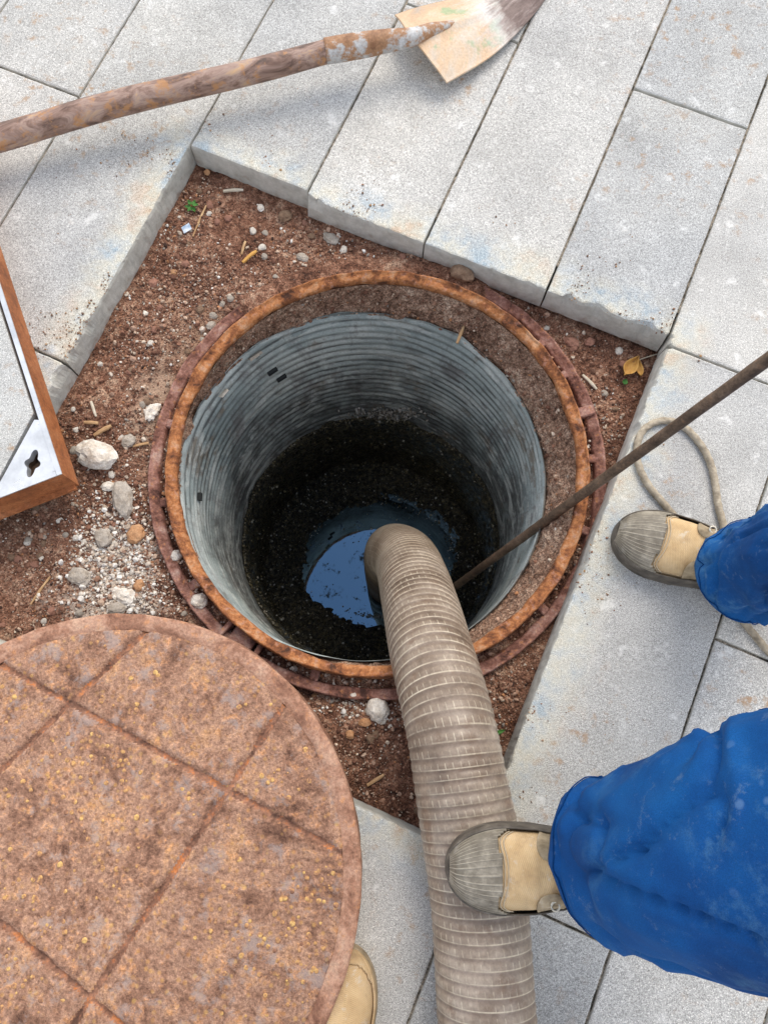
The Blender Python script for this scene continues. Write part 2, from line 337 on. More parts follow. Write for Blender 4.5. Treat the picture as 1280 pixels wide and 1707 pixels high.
c = t.mix(t.math('MULTIPLY', t.math('MULTIPLY', ln, t.ramp(t.noise(26, 5, .7), [(.38, .1), (.58, 1.)])), .85), t.ramp(t.noise(34, 5, .7), [(.3, (.10, .082, .058)), (.52, (.20, .172, .13)), (.68, (.34, .30, .235))]), (.42, .37, .29))
c = t.mix(t.math('MULTIPLY', t.ramp(t.noise(24, 4, .7), [(.58, 0.), (.72, 1.)]), .5), c, (.50, .46, .41))
t.color(c); t.bump(ln, .6, .0015)
t = NT('shoe_sole_rubber', .6, .3); t.color(t.ramp(t.noise(50, 4), [(.3, (.05, .042, .034)), (.6, (.13, .11, .088)), (.75, (.24, .21, .17))])); t.bump(t.noise(120, 3), .3, .002)
t = NT('seam', .8, .2); t.color((.46, .38, .27))
t = NT('eyelet_metal', .4, .5); t.color((.52, .48, .40)); t.b.inputs['Metallic'].default_value = .7
t = NT('shoe_tab', .7, .3); t.color(t.ramp(t.noise(60, 4), [(.3, (.20, .15, .09)), (.6, (.40, .31, .20)), (.75, (.5, .44, .36))])); t.bump(t.noise(150, 3), .3, .001)
t = NT('blue_cloth', .85, .2)
c = t.ramp(t.noise(6, 4, .6), [(.3, (.002, .034, .135)), (.5, (.003, .060, .220)), (.72, (.005, .088, .280))])
c = t.mix(t.math('MULTIPLY', t.math('MULTIPLY', t.ramp(t.noise(16, 7, .78, .15), [(.50, 0.), (.68, 1.)]), t.ramp(t.noise(4.5, 3), [(.44, 0.), (.58, 1.)])), .48), c, (.11, .25, .38))
c = t.mix(t.math('MULTIPLY', t.ramp(t.noise(38, 6, .8), [(.58, 0.), (.68, 1.)]), .35), c, (.17, .25, .33))
c = t.mix(.35, c, t.ramp(t.noise(900, 1), [(.35, .6), (.65, 1.4)]), 'MULTIPLY')
c = t.mix(t.math('MULTIPLY', t.ramp(t.vor(30), [(.10, 1.), (.17, 0.)]), t.math('MULTIPLY', t.ramp(t.noise(5, 2), [(.55, 0.), (.66, 1.)]), .28)), c, (.22, .36, .55))
t.color(c); t.bump(t.noise(60, 4), .12, .003)
wv = t.math('MULTIPLY', t.math('SINE', t.math('MULTIPLY', t.xyz()[0], 3800.)), t.math('SINE', t.math('MULTIPLY', t.xyz()[2], 3800.)))
t.b.inputs['Sheen Weight'].default_value = .0
t = NT('cloth_thread', .9, .1); t.color((.003, .04, .15))
t = NT('skin', .55, .4); t.color((.42, .25, .17))
t = NT('hair', .6, .3); t.color((.02, .016, .014))
t = NT('wood_handle', .5, .4)
gr = t.noise(14, 5, .7, .6, vec=t.mapping(scale=(1.0, 2.6, 2.6), vec=t.mapping(rot=(0, 0, -R(23)))))
c = t.ramp(gr, [(.34, (.055, .030, .022)), (.44, (.16, .092, .066)), (.52, (.255, .160, .122)), (.60, (.34, .235, .185)), (.70, (.48, .30, .15))])
c = t.mix(t.math('MULTIPLY', t.ramp(t.noise(36, 4, .7), [(.54, 0.), (.64, 1.)]), .75), c, (.42, .20, .07))
c = t.mix(t.ramp(t.noise(90, 4, .8), [(.69, 0.), (.73, .8)]), c, (.62, .55, .46))
t.color(c); t.bump(gr, .3, .002)
t = NT('blade_steel', .55, .45)
a = t.noise(9, 5, .7, .5); lw = t.noise(60, 4, .7, vec=t.mapping(scale=(.16, 1.6, 1), vec=t.mapping(rot=(0, 0, -R(48)))))
c = t.ramp(a, [(.30, (.34, .30, .26)), (.42, (.50, .33, .20)), (.55, (.58, .40, .25)), (.68, (.55, .47, .38)), (.8, (.6, .57, .53))])
c = t.mix(t.math('MULTIPLY', t.ramp(t.noise(14, 4), [(.60, 0.), (.68, 1.)]), .7), c, (.20, .34, .17))
uvn = t.node('ShaderNodeUVMap'); lu = t.xyz(uvn.outputs[0])[0]
lt = t.math('ADD', lu, t.math('MULTIPLY', t.math('SUBTRACT', t.math('MULTIPLY_ADD', lw, .5, t.math('MULTIPLY', t.noise(12, 4), .5)), .5), .6))
c = t.mix(t.ramp(lt, [(.40, 0.), (.55, .7), (.58, .7)]), c, (.60, .58, .56))  # whitish streak: worn steel with its reflection painted into the colour
c = t.mix(t.ramp(lt, [(.54, 0.), (.64, 1.)]), c, t.ramp(lw, [(.36, (.09, .055, .045)), (.55, (.19, .13, .11)), (.70, (.34, .27, .24))]))
c = t.mix(.5, c, t.ramp(t.noise(230, 3, .7), [(.3, .65), (.7, 1.25)]), 'MULTIPLY')
t.color(c); t.bump(lw, .15, .001)
t = NT('socket_steel', .6, .4); zz = t.xyz()
c = t.ramp(t.math('ADD', t.math('MULTIPLY', t.noise(26, 5, .7), .75), .1), [(.34, (.20, .09, .04)), (.46, (.34, .18, .09)), (.52, (.42, .40, .38)), (.66, (.60, .60, .60))])
t.color(t.mix(.6, c, t.ramp(t.noise(200, 3, .7), [(.3, .6), (.7, 1.3)]), 'MULTIPLY')); t.bump(t.noise(90, 4), .4, .002)
t = NT('rope_fibre', .95, .1); t.color(t.ramp(t.noise(70, 4), [(.3, (.22, .18, .13)), (.55, (.38, .32, .24)), (.7, (.48, .42, .32))])); t.bump(t.noise(260, 3), .6, .002)
t = NT('stainless', .28, .5); t.b.inputs['Metallic'].default_value = .55
t.color(t.ramp(t.noise(22, 5, .7), [(.3, (.46, .47, .48)), (.7, (.70, .71, .72))])); t.rough(t.ramp(t.noise(20, 4), [(.3, .22), (.7, .5)]))
t = NT('black_gap', .8, .2); t.color((.012, .012, .012))
t = NT('slot_shade', .6, .3); t.color((.022, .024, .024))  # near-black colour standing for the shade inside the wall slots
t = NT('leaf_yellow', .7, .3); t.color(t.ramp(t.noise(60, 4), [(.3, (.36, .17, .05)), (.55, (.52, .30, .08)), (.75, (.30, .15, .07))])); t.bump(t.noise(120, 3), .4, .001)
t = NT('leaf_green', .6, .3); t.color(t.ramp(t.noise(90, 3), [(.3, (.03, .11, .02)), (.7, (.10, .27, .05))]))
t = NT('straw', .8, .2); t.color(t.ramp(t.noise(80, 4), [(.3, (.34, .19, .09)), (.7, (.55, .37, .20))]))
t = NT('straw_orange', .8, .2); t.color(t.ramp(t.noise(80, 4), [(.3, (.46, .23, .06)), (.7, (.62, .36, .10))]))
t = NT('straw_pale', .8, .2); t.color(t.ramp(t.noise(80, 4), [(.3, (.42, .36, .26)), (.7, (.60, .54, .44))]))
t = NT('plastic_scrap', .5, .4); t.color(t.ramp(t.noise(70, 3), [(.4, (.30, .40, .52)), (.6, (.7, .74, .78))]))

# ------------------------------------------------------------------ setting: ground, paving, soil
HU0, HU1, HV0, HV1 = -.18, .80, -.775, .23          # the lifted square, in paving axes
RC = (-.012, .412); PC = (-.037, .408)              # centres of the frame and of the shaft
def frame_sheet(name, inner, outer, z, mat):
    (a0, a1, b0, b1), (A0, A1, B0, B1) = inner, outer
    v = [UV(a0, b0, z), UV(a1, b0, z), UV(a1, b1, z), UV(a0, b1, z), UV(A0, B0, z), UV(A1, B0, z), UV(A1, B1, z), UV(A0, B1, z)]
    return tag(obj(name, v, [(0, 1, 5, 4), (1, 2, 6, 5), (2, 3, 7, 6), (3, 0, 4, 7)], mat, smooth=False), kind='structure')
PU0, PU1, PV0, PV1 = -1.7, 2.31, -1.785, 1.48
frame_sheet('ground', (HU0 + .02, HU1 - .02, HV0 + .02, HV1 - .02), (-90, 90, -90, 90), -.085, 'red_soil')
frame_sheet('far_pavement', (PU0, PU1, PV0, PV1), (-60, 60, -60, 60), -.001, 'far_paving')
pavement = empty('pavement', (0, 0, 0), kind='structure')
sand = frame_sheet('joint_bedding', (HU0 - .06, HU1 + .06, HV0 - .06, HV1 + .06), (PU0 - .1, PU1 + .1, PV0 - .1, PV1 + .1), -.006, 'joint_sand')
sand.parent = pavement; del sand['kind']
cols_ = [(-1.785, -1.535, .31), (-1.535, -1.285, .30), (-1.285, -1.033, .83), (-1.033, -.775, .31), (-.775, -.518, .815), (-.518, -.265, .305), (-.265, -.013, .80),
         (-.013, .23, .295), (.23, .48, .787), (.48, .73, .306), (.73, .98, .80), (.98, 1.23, .31), (1.23, 1.48, .80)]
def paver(u0, u1, v0, v1, idx):
    g = .0012
    u0 += g; u1 -= g; v0 += g; v1 -= g
    near = u1 > HU0 - .05 and u0 < HU1 + .05 and v1 > HV0 - .05 and v0 < HV1 + .05
    seen = -.62 < u1 and u0 < 1.65 and v0 < .80 and v1 > -1.4
    step = (.006 if near else .014) if seen else .6
    per = []
    def run(a, b):
        n = max(1, int(math.hypot(b[0] - a[0], b[1] - a[1]) / step))
        for k in range(n): per.append((a[0] + (b[0] - a[0]) * k / n, a[1] + (b[1] - a[1]) * k / n))
    cs = [(u0, v0), (u1, v0), (u1, v1), (u0, v1)]
    for k in range(4): run(cs[k], cs[(k + 1) % 4])
    uc, vc = (u0 + u1) / 2, (v0 + v1) / 2
    dz = random.uniform(-.0012, .0012)
    def ring(inset, z, amp, chip):
        r = []
        for (u, v) in per:
            j = amp * FB(u * 60, v * 60, z * 30 + idx, 3)
            ch = 0.
            if chip and near:
                d = max(abs(u - .31) - .49, abs(v + .272) - .503)
                if d < .012:
                    ch = max(0, FB(u * 12 + 3, v * 12, idx * 3.1 + (z * 14 if z < -.02 else 0), 5) - .42) * .028 * chip + max(0, FB(u * 70, v * 70, idx + z * 60, 4)) * .0036 * chip
                    if u > .7 and v > .02: ch += chip * (.003 + .013 * max(0, FB(u * 9, v * 19, 5., 6) + .15) + .006 * max(0, FB(u * 60, v * 60, 3., 4)))
                    if v > .2 and u < .7: ch += chip * .014 * max(0, FB(u * 13, v * 9, 8., 3) - .12)
            i_ = inset + ch + j
            su = max(-1, min(1, (u - uc) / ((u1 - u0) / 2))); sv_ = max(-1, min(1, (v - vc) / ((v1 - v0) / 2)))
            eu = 1. if abs(su) > .9999 else max(0., 1 - (1 - abs(su)) * (u1 - u0) / 2 / .012); ev = 1. if abs(sv_) > .9999 else max(0., 1 - (1 - abs(sv_)) * (v1 - v0) / 2 / .012)
            if abs(su) > .9999 or abs(sv_) > .9999:
                uu_ = u - math.copysign(i_, su) * (1 if abs(su) > .9999 else 0); vv_ = v - math.copysign(i_, sv_) * (1 if abs(sv_) > .9999 else 0)
            r.append(UV(uu_, vv_, z + dz + (0 if z < -.01 else .0006 * N3(u * 70, v * 70, 2.))))
        return r
    rings = [ring(0, -.062, .001 if near else 0, .12), ring(0, -.030, .0012, .3), ring(.0002, -.0075, .0012, .75), ring(.0016, -.0012, .0009, 1.05), ring(.0045, 0, .0006, 1.1)]
    v_, f_ = loft(rings, True, False, True)
    c = UV(uc, vc, -.062)
    return obj('paver', v_, f_, 'paver_concrete', pavement, smooth=False)
k_ = 0
for (v0, v1, j0) in cols_:
    js = [j0 + n for n in range(-4, 4)]
    for a, b in zip(js[:-1], js[1:]):
        a, b = max(a, PU0), min(b, PU1)
        if b - a < .03: continue
        segs = [(a, b)]
        if v0 > HV0 - .01 and v1 < HV1 + .02:
            segs = []
            if a < HU0: segs.append((a, min(b, HU0 + random.uniform(-.004, .004))))
            if b > HU1: segs.append((max(a, HU1), b))
            segs = [(p, q) for p, q in segs if q - p > .02]
        for p, q in segs: k_ += 1; paver(p, q, v0, v1, k_)

# soil in the lifted square
def soil_z(x, y):
    u, v = toUV(x, y); r = math.hypot(x - RC[0], y - RC[1])
    z = -.066 + .008 * FB(x * 7, y * 7, 1., 3) + .0045 * FB(x * 32, y * 32, 3., 3) + .0034 * FB(x * 110, y * 110, 5., 2)
    z -= .012 * max(0, min(1, (v + .05) / .2)) * max(0, min(1, (u - .35) / .3))        # low corner at the right
    z += .010 * math.exp(-((v + .66) / .12) ** 2)                                     # heaped towards the left edge
    if r < .47:
        k = max(0, min(1, (.47 - r) / .045)); a = math.degrees(math.atan2(y - RC[1], x - RC[0])); b_ = max(0, min(1, 1 - (abs(a - 97 + 9 * N3(x * 9, y * 9, 4.)) - 33) / 9))
        z = z * (1 - k) + k * (-.0745 + .028 * b_ + .004 * FB(x * 40, y * 40, 9., 3))
    return z
st = .0042; us = np.arange(HU0 - .05, HU1 + .05, st); vs = np.arange(HV0 - .05, HV1 + .05, st)
V_, idm, F_ = [], {}, []
for i, u in enumerate(us):
    for j, v in enumerate(vs):
        x, y, _ = UV(u, v)
        if math.hypot(x - RC[0], y - RC[1]) > .372: idm[i, j] = len(V_); V_.append((x, y, soil_z(x, y)))
for i in range(len(us) - 1):
    for j in range(len(vs) - 1):
        q = [idm.get(k) for k in ((i, j), (i, j + 1), (i + 1, j + 1), (i + 1, j))]
        if None not in q: F_.append(q)
tag(obj('soil', V_, F_, 'red_soil'), kind='structure')

# loose gravel and crumbs: uncountable
ico = bmesh.new(); bmesh.ops.create_icosphere(ico, subdivisions=1, radius=1)
IV = np.array([v.co[:] for v in ico.verts]); IF = np.array([[v.index for v in f.verts] for f in ico.faces]); ico.free()
def crumbs(spots, name, parent=None, label=None, cat=None):
    vv, ff, cc = [], [], []
    for (x, y, z, r, c) in spots:
        A = rng.normal(size=(3, 3)); Q, _ = np.linalg.qr(A)
        s = IV * (1 + .28 * rng.uniform(-1, 1, size=(len(IV), 1))) * (np.array([1, rng.uniform(.65, 1), rng.uniform(.5, .85)]) * r)
        s = s @ Q.T
        n = len(vv) * len(IV); ff.append(IF + n); vv.append(s + np.array([x, y, z])); cc.append(np.tile(np.r_[c, 1.], (len(IV), 1)))
    o = obj(name, np.concatenate(vv), np.concatenate(ff).tolist(), 'gravel', parent, smooth=False, cols=np.concatenate(cc))
    return tag(o, label, cat, kind='stuff')
PAL = [(.20, .098, .062), (.13, .06, .038), (.28, .155, .10), (.37, .235, .165), (.46, .33, .24), (.54, .44, .34), (.64, .57, .48), (.30, .26, .22), (.36, .17, .08), (.055, .03, .022)]
PW = [.24, .19, .21, .135, .075, .03, .010, .035, .035, .04]
spots = []
def in_hole(x, y, m=.004):
    u, v = toUV(x, y); r = math.hypot(x - RC[0], y - RC[1])
    return HU0 + m < u < HU1 - m and HV0 + m < v < HV1 - m and r > .428
while len(spots) < 17000:
    u, v = random.uniform(HU0, HU1), random.uniform(HV0, HV1); x, y, _ = UV(u, v)
    if not in_hole(x, y): continue
    dn = .62 + 1.1 * FB(x * 6, y * 6, 4., 3)
    if random.random() > dn: continue
    r = min(.0058, .0009 + random.expovariate(1 / .0008)); c = np.array(PAL[rng.choice(10, p=PW)]) * random.uniform(.8, 1.2)
    spots.append((x, y, soil_z(x, y) + r * .35, r, c))
for k in range(5200):
    u, v = random.uniform(HU0, HU1), random.uniform(HV0, HV1); x, y, _ = UV(u, v)
    if not in_hole(x, y) or random.random() > .45 + FB(x * 9, y * 9, 14., 3): continue
    r = min(.0075, .0018 + random.expovariate(1 / .0014)); c = np.array(PAL[rng.choice(4, p=[.34, .26, .25, .15])]) * random.uniform(.75, 1.25)
    spots.append((x, y, soil_z(x, y) + r * .1, r, c))
def patch(px, py, sx, sy, n, pale, rmax=.007, rot=0.):
    k = 0
    while k < n:
        a, b = random.gauss(0, 1), random.gauss(0, 1); ca, sa = math.cos(rot), math.sin(rot)
        q = P(px + a * sx * ca - b * sy * sa, py + a * sx * sa + b * sy * ca, -.06); k += 1
        if not in_hole(q.x, q.y): continue
        r = min(rmax, .0010 + random.expovariate(1 / .0011))
        c = np.array(random.choice([(.62, .56, .48), (.70, .66, .60), (.52, .44, .36), (.42, .33, .25)]) if random.random() < pale else PAL[rng.choice(10, p=PW)]) * random.uniform(.85, 1.1)
        spots.append((q.x, q.y, soil_z(q.x, q.y) + r * .5, r, c))
patch(195, 930, 34, 52, 3400, .75); patch(200, 990, 40, 20, 900, .8); patch(165, 870, 30, 40, 260, .6); patch(120, 960, 22, 14, 120, .75)
patch(230, 720, 40, 60, 360, .2); patch(370, 480, 70, 40, 420, .2); patch(250, 590, 45, 55, 420, .2); patch(640, 1185, 55, 16, 260, .6); patch(560, 1175, 35, 18, 160, .55)
patch(1010, 700, 30, 60, 240, .3); patch(820, 1210, 22, 60, 200, .15); patch(600, 400, 110, 30, 350, .3); patch(300, 420, 25, 60, 220, .3)
crumbs(spots, 'gravel', None, 'loose soil crumbs and pale gravel strewn over the red earth', 'gravel')

sp2 = []
while len(sp2) < 1500:
    side = random.random(); d = random.expovariate(1 / .045)
    if side < .5: u, v = random.uniform(HU0, HU1), HV0 - d
    elif side < .8: u, v = HU1 + d, random.uniform(HV0, HV1)
    else: u, v = random.uniform(HU0, HU1), HV1 + d
    x, y, _ = UV(u, v)
    if d > .24 or FB(x * 7, y * 7, 21., 3) < (.05 if side < .5 else .22): continue
    r = min(.0028, .0005 + random.expovariate(1 / .0006)); sp2.append((x, y, r * .4, r, np.array(random.choice([(.34, .2, .1), (.24, .13, .08), (.40, .28, .18), (.15, .09, .06)]))))
crumbs(sp2, 'spilled_soil', None, 'thin scatter of brown soil crumbs spilled on the pavers around the hole', 'soil')

# single stones one can pick out
def rock(px, py, wpx, hpx, mat, rot=0., flat=.6, z=None, rough=.22):
    b = bmesh.new(); bmesh.ops.create_icosphere(b, subdivisions=3, radius=1)
    sx, sy = wpx / 2 / 940, hpx / 2 / 940; sd_ = random.uniform(0, 50); vs_ = []
    q = P(px, py, -.06); zz = (soil_z(q.x, q.y) if z is None else z)
    for v in b.verts:
        d = v.co.normalized(); k = 1 + rough * FB(d.x * 1.4 + sd_, d.y * 1.4, d.z * 1.4, 4) + .10 * N3(d.x * 5, d.y * 5, d.z * 5 + sd_)
        X, Y, Z = d.x * sx * k, d.y * sy * k, d.z * min(sx, sy) * flat * k * 1.15
        c_, s_ = math.cos(rot), math.sin(rot); vs_.append((q.x + X * c_ - Y * s_, q.y + X * s_ + Y * c_, zz + min(sx, sy) * flat * .6 + Z))
    fs = [[v.index for v in f.verts] for f in b.faces]; b.free()
    return obj('stone', vs_, fs, mat, None, origin=(q.x, q.y, zz), smooth=False)
for a, lab in [((166, 762, 72, 50, 'pale_stone', -.35, .7), 'large whitish rounded stone beside the corner of the steel-framed square cover'),
          ((206, 832, 34, 66, 'grey_stone', .25, .6), 'long grey stone just below the large whitish stone'),
          ((182, 812, 26, 18, 'pale_stone', .3, .6), 'small pale stone touching the lower side of the large whitish stone'),
          ((216, 737, 26, 24, 'grey_stone', .5, .7), 'greyish angular stone to the right of the large whitish stone'),
          ((250, 686, 32, 26, 'pale_stone', .9, .5, None, .55), 'jagged cream stone chip touching the flange at the left of the ring'),
          ((293, 926, 18, 20, 'pale_stone', .2, .8, -.066), 'small white pebble lodged in the left gap of the iron ring'),
          ((332, 1002, 28, 26, 'pale_stone', .2, .8, -.066), 'whitish pebble lodged in the ring just above the round cover'),
          ((630, 1183, 38, 40, 'pale_stone', .4, .7), 'pale grey stone left of the hose below the ring'),
          ((590, 1160, 16, 14, 'pale_stone', .4, .7, -.066), 'little pale pebble on the flange left of the hose'),
          ((768, 464, 46, 32, 'brown_stone', -.4, .8), 'brown earthy stone between the ring and the top pavers'),
          ((134, 962, 40, 30, 'grey_stone', -.3, .5), 'flat grey stone in the pale gravel above the round cover'),
          ((174, 897, 28, 34, 'grey_stone', .2, .5), 'pale grey stone at the left end of the white gravel streak'),
          ((226, 890, 30, 34, 'ochre_stone', -.3, .5), 'tan brick-coloured stone in the white gravel beside the ring'),
          ((231, 976, 18, 22, 'ochre_stone', .1, .7), 'small orange pebble in the white gravel near the round cover'),
          ((205, 992, 50, 28, 'pale_stone', -.35, .5, None, .4), 'crumbly white lump in the gravel just above the round cover'),
          ((195, 1015, 34, 20, 'grey_stone', 0, .5), 'grey stone half hidden by the upper rim of the round cover'),
          ((608, 1205, 20, 14, 'ochre_stone', .1, .6), 'reddish brown pebble below the pale grey stone by the hose'),
          ((583, 1225, 14, 14, 'ochre_stone', .1, .6), 'small orange brown pebble right of the round cover edge'),
          ((347, 291, 12, 12, 'ochre_stone', .1, .8), 'tiny orange pebble in the top corner of the soil'),
          ((435, 348, 13, 15, 'pale_stone', .3, .7), 'tiny white pebble below the top paver edge'),
          ((475, 360, 26, 22, 'brown_stone', .3, .7), 'brown pebble right of the tiny white pebble under the top paver'),
          ((505, 430, 26, 16, 'grey_stone', -.5, .6), 'grey stone chip left of the ring top'),
          ((552, 395, 34, 22, 'grey_stone', -.5, .5), 'flat grey tan stone under the second top paver'),
          ((955, 565, 30, 18, 'clay_stone', -.4, .6), 'reddish brick chip near the right soil corner'),
          ((985, 566, 20, 16, 'clay_stone', .4, .6), 'small reddish chip right of the brick chip near the right corner'),
          ((1035, 580, 14, 14, 'pale_stone', .4, .6), 'tiny white chip above the yellow leaf'),
          ((350, 540, 20, 16, 'grey_stone', .6, .6), 'small grey stone left of the ring rim in the upper soil'),
          ((255, 470, 22, 18, 'clay_stone', .2, .6), 'small red clay clod beside the left paver edge')]:
    tag(rock(*a), lab, 'stone', 'stones lying on the soil')
b = bmesh.new(); bmesh.ops.create_icosphere(b, subdivisions=2, radius=1)
pm = []
for k in range(6):
    me = bpy.data.meshes.new('pebble'); vs_ = [tuple(v.co * (1 + .3 * N3(v.co.x * 1.6 + k * 9, v.co.y * 1.6, v.co.z * 1.6))) for v in b.verts]
    me.from_pydata([(x, y * .8, z * .6) for x, y, z in vs_], [], [[v.index for v in f.verts] for f in b.faces]); pm.append(me)
b.free()
PM = ['pale_stone', 'grey_stone', 'brown_stone', 'clay_stone', 'ochre_stone', 'pale_stone']
PN = ['whitish', 'grey', 'dark brown', 'reddish', 'ochre', 'whitish']
for k in range(6): pm[k].materials.append(M[PM[k]])
n = 0
while n < 90:
    u, v = random.uniform(HU0, HU1), random.uniform(HV0, HV1); x, y, _ = UV(u, v)
    if not in_hole(x, y, .012) or (math.hypot(x + .437, y + .277) < .41): continue
    k = rng.choice(6, p=[.10, .22, .30, .26, .06, .06]); r = random.uniform(.0055, .0095)
    o = bpy.data.objects.new('pebble', pm[k]); col.objects.link(o); o.location = (x, y, soil_z(x, y) + r * .08)
    o.scale = (r,) * 3; o.rotation_euler = (random.uniform(-.4, .4), random.uniform(-.4, .4), random.uniform(0, 6.3))
    tag(o, 'thumbnail-sized %s pebble loose on the red soil' % PN[k], 'pebble', '%s pebbles scattered on the soil' % PN[k]); n += 1

# ------------------------------------------------------------------ shaft: pipe, slime, sludge, water
pipe = empty('drain_shaft', (PC[0], PC[1], -1.3), 'grey blue ribbed plastic drain shaft inside the rusty ring', 'drain shaft')
PITCH, rings, uvs = .0285, [], []
nz = 150; NS = 180
for i in range(nz + 1):
    z = -.125 - (.80 - .125) * i / nz; ring = []
    for j in range(NS):
        a = 2 * math.pi * j / NS
        zz = z + .006 * N3(math.cos(a) * 1.7, math.sin(a) * 1.7, 3.) + .004 * N3(math.cos(a) * 5, math.sin(a) * 5, z * 3) + a / (2 * math.pi) * 0
        ph = ((-zz) / PITCH + a / (2 * math.pi)) % 1.0
        r = .3545 - .0042 * (.55 + .6 * max(0, min(1, .5 + 1.3 * FB(math.cos(a) * 2.2, math.sin(a) * 2.2, z * 5, 2)))) * (max(0, math.sin(math.pi * min(1, ph / .62))) ** .55 if ph < .62 else 0)
        r += .0018 * N3(math.cos(a) * 3, math.sin(a) * 3, z * 6)
        top = .012 * FB(math.cos(a) * 4, math.sin(a) * 4, 2., 3) * max(0, 1 - i / 6) + (.030 * max(0, math.cos(a - 3.5)) * max(0, 1 - i / 14))
        ring.append((PC[0] + r * math.cos(a), PC[1] + r * math.sin(a), z + top)); uvs.append((ph, j / NS))
    rings.append(ring)
v_, f_ = loft(rings); f_ = [tuple(reversed(q)) for q in f_]
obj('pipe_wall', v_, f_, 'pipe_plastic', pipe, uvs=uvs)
rings = []
for i in range(40):
    ring = []
    for j in range(200):
        a = 2 * math.pi * j / 200; rag = .022 * FB(math.cos(a) * 5, math.sin(a) * 5, 8., 4)
        z = -.738 + rag * max(0, 1 - i / 12) - .56 * (i / 39.) ** 1.15
        r = .3505 - .010 * min(1, i / 2.5) + .011 * FB(math.cos(a) * 7, math.sin(a) * 7, z * 20, 4) * min(1, i / 3) + .012 * (i / 39.)
        ring.append((PC[0] + r * math.cos(a), PC[1] + r * math.sin(a), z))
    rings.append(ring)
v_, f_ = loft(rings); obj('slime_coat', v_, [tuple(reversed(q)) for q in f_], 'slime', pipe)
def on_wall(a, z, r=.349): return Vector((PC[0] + r * math.cos(a), PC[1] + r * math.sin(a), z))
def wall_hit(px, py):                     # where a line of sight meets the shaft wall
    lo = None
    for z in np.linspace(-.12, -1.2, 1081):
        q = P(px, py, z)
        if math.hypot(q.x - PC[0], q.y - PC[1]) < .349: lo = q; break
    if lo is None: lo = q
    q = P(px, py, lo.z)
    for z in np.linspace(lo.z, -1.2, 800):
        q = P(px, py, z)
        if math.hypot(q.x - PC[0], q.y - PC[1]) > .347: break
    return math.atan2(q.y - PC[1], q.x - PC[0]), q.z
for (px, py, l) in ((455, 620, .024), (470, 631, .024), (335, 828, .016)):
    a, z = wall_hit(px, py); e = Vector((-math.sin(a), math.cos(a), 0)); nrm = Vector((math.cos(a), math.sin(a), 0))
    v_, f_ = box(on_wall(a, z, .3495), e * l / 2, Vector((0, 0, .0055)), nrm * .004); obj('slot', v_, f_, 'slot_shade', pipe, smooth=False)
lump = []
for k in range(260):
    px, py = random.gauss(650, 28), random.gauss(690, 5); a, z = wall_hit(px, py); r = random.uniform(.002, .006)
    q = on_wall(a, z, .347); lump.append((q.x, q.y, q.z, r, np.array(random.choice([(.45, .42, .38), (.30, .27, .23), (.15, .13, .10)]))))
for k in range(420):
    px = 640 + 260 * math.cos(random.uniform(0, 6.28)); a = random.uniform(.4, 3.9); z = -.735 + random.gauss(0, .012)
    q = on_wall(a, z, .344); lump.append((q.x, q.y, q.z, random.uniform(.001, .0035), np.array(random.choice([(.20, .17, .10), (.30, .27, .21), (.10, .08, .05)]))))
for k in range(2400):
    a = random.uniform(0, 6.2832); z = random.uniform(-1.17, -.75)
    if FB(math.cos(a) * 4, math.sin(a) * 4, z * 8, 3) < -.05: continue
    q = on_wall(a, z, .3405 + .012 * (-.75 - z)); lump.append((q.x, q.y, q.z, .0008 + min(.004, random.expovariate(1 / .0011)), np.array(random.choice([(.16, .13, .07), (.28, .24, .14), (.48, .45, .37), (.10, .085, .05)]))))
o = crumbs(lump, 'dried_crust', pipe)
for (px, py, l, wd, mt) in ((372, 655, .020, .010, 'pale_stone'), (425, 592, .030, .010, 'grey_stone'), (360, 640, .012, .008, 'pale_stone')):
    a, z = wall_hit(px, py); e = Vector((-math.sin(a), math.cos(a), .15)).normalized(); q = on_wall(a, z + .002, .345)
    v_, f_ = box(q, e * l / 2, Vector((0, 0, wd / 2)) + Vector((-math.cos(a), -math.sin(a), 0)) * .004, Vector((-math.cos(a), -math.sin(a), .3)) * .003)
    obj('stuck_chip', [Vector(p) + Vector((1, 1, 1)) * .003 * N3(p[0] * 200, p[1] * 200, p[2] * 200) for p in v_], f_, mt, pipe, smooth=False)
# sludge and water at the bottom
WZ = -1.2
def sludge_z(X, Y):
    pud = math.hypot((X + .02) / 1.0, (Y - .415) / .84)              # the open puddle
    z = WZ - .020 + .05 * max(0, min(1, (pud - .205) / .10)) * (1.0 if Y < .42 or X < -.02 else .62)
    return z + .010 * FB(X * 14, Y * 14, 3., 4) + .007 * FB(X * 70, Y * 70, 6., 3)
V_, F_, idm = [], [], {}
g = np.arange(-.365, .366, .0045)
for i, x in enumerate(g):
    for j, y in enumerate(g):
        if math.hypot(x, y) > .362: continue
        X, Y = PC[0] + x, PC[1] + y
        z = sludge_z(X, Y)
        idm[i, j] = len(V_); V_.append((X, Y, z))
for i in range(len(g) - 1):
    for j in range(len(g) - 1):
        q = [idm.get(k) for k in ((i, j), (i + 1, j), (i + 1, j + 1), (i, j + 1))]
        if None not in q: F_.append(q)
tag(obj('sludge', V_, F_, 'slime'), kind='structure')
tag(obj('water', [(PC[0] + .362 * math.cos(a), PC[1] + .362 * math.sin(a), WZ) for a in np.linspace(0, 2 * math.pi, 64, endpoint=False)], [tuple(range(64))], 'water', smooth=False), kind='structure')
scum = []
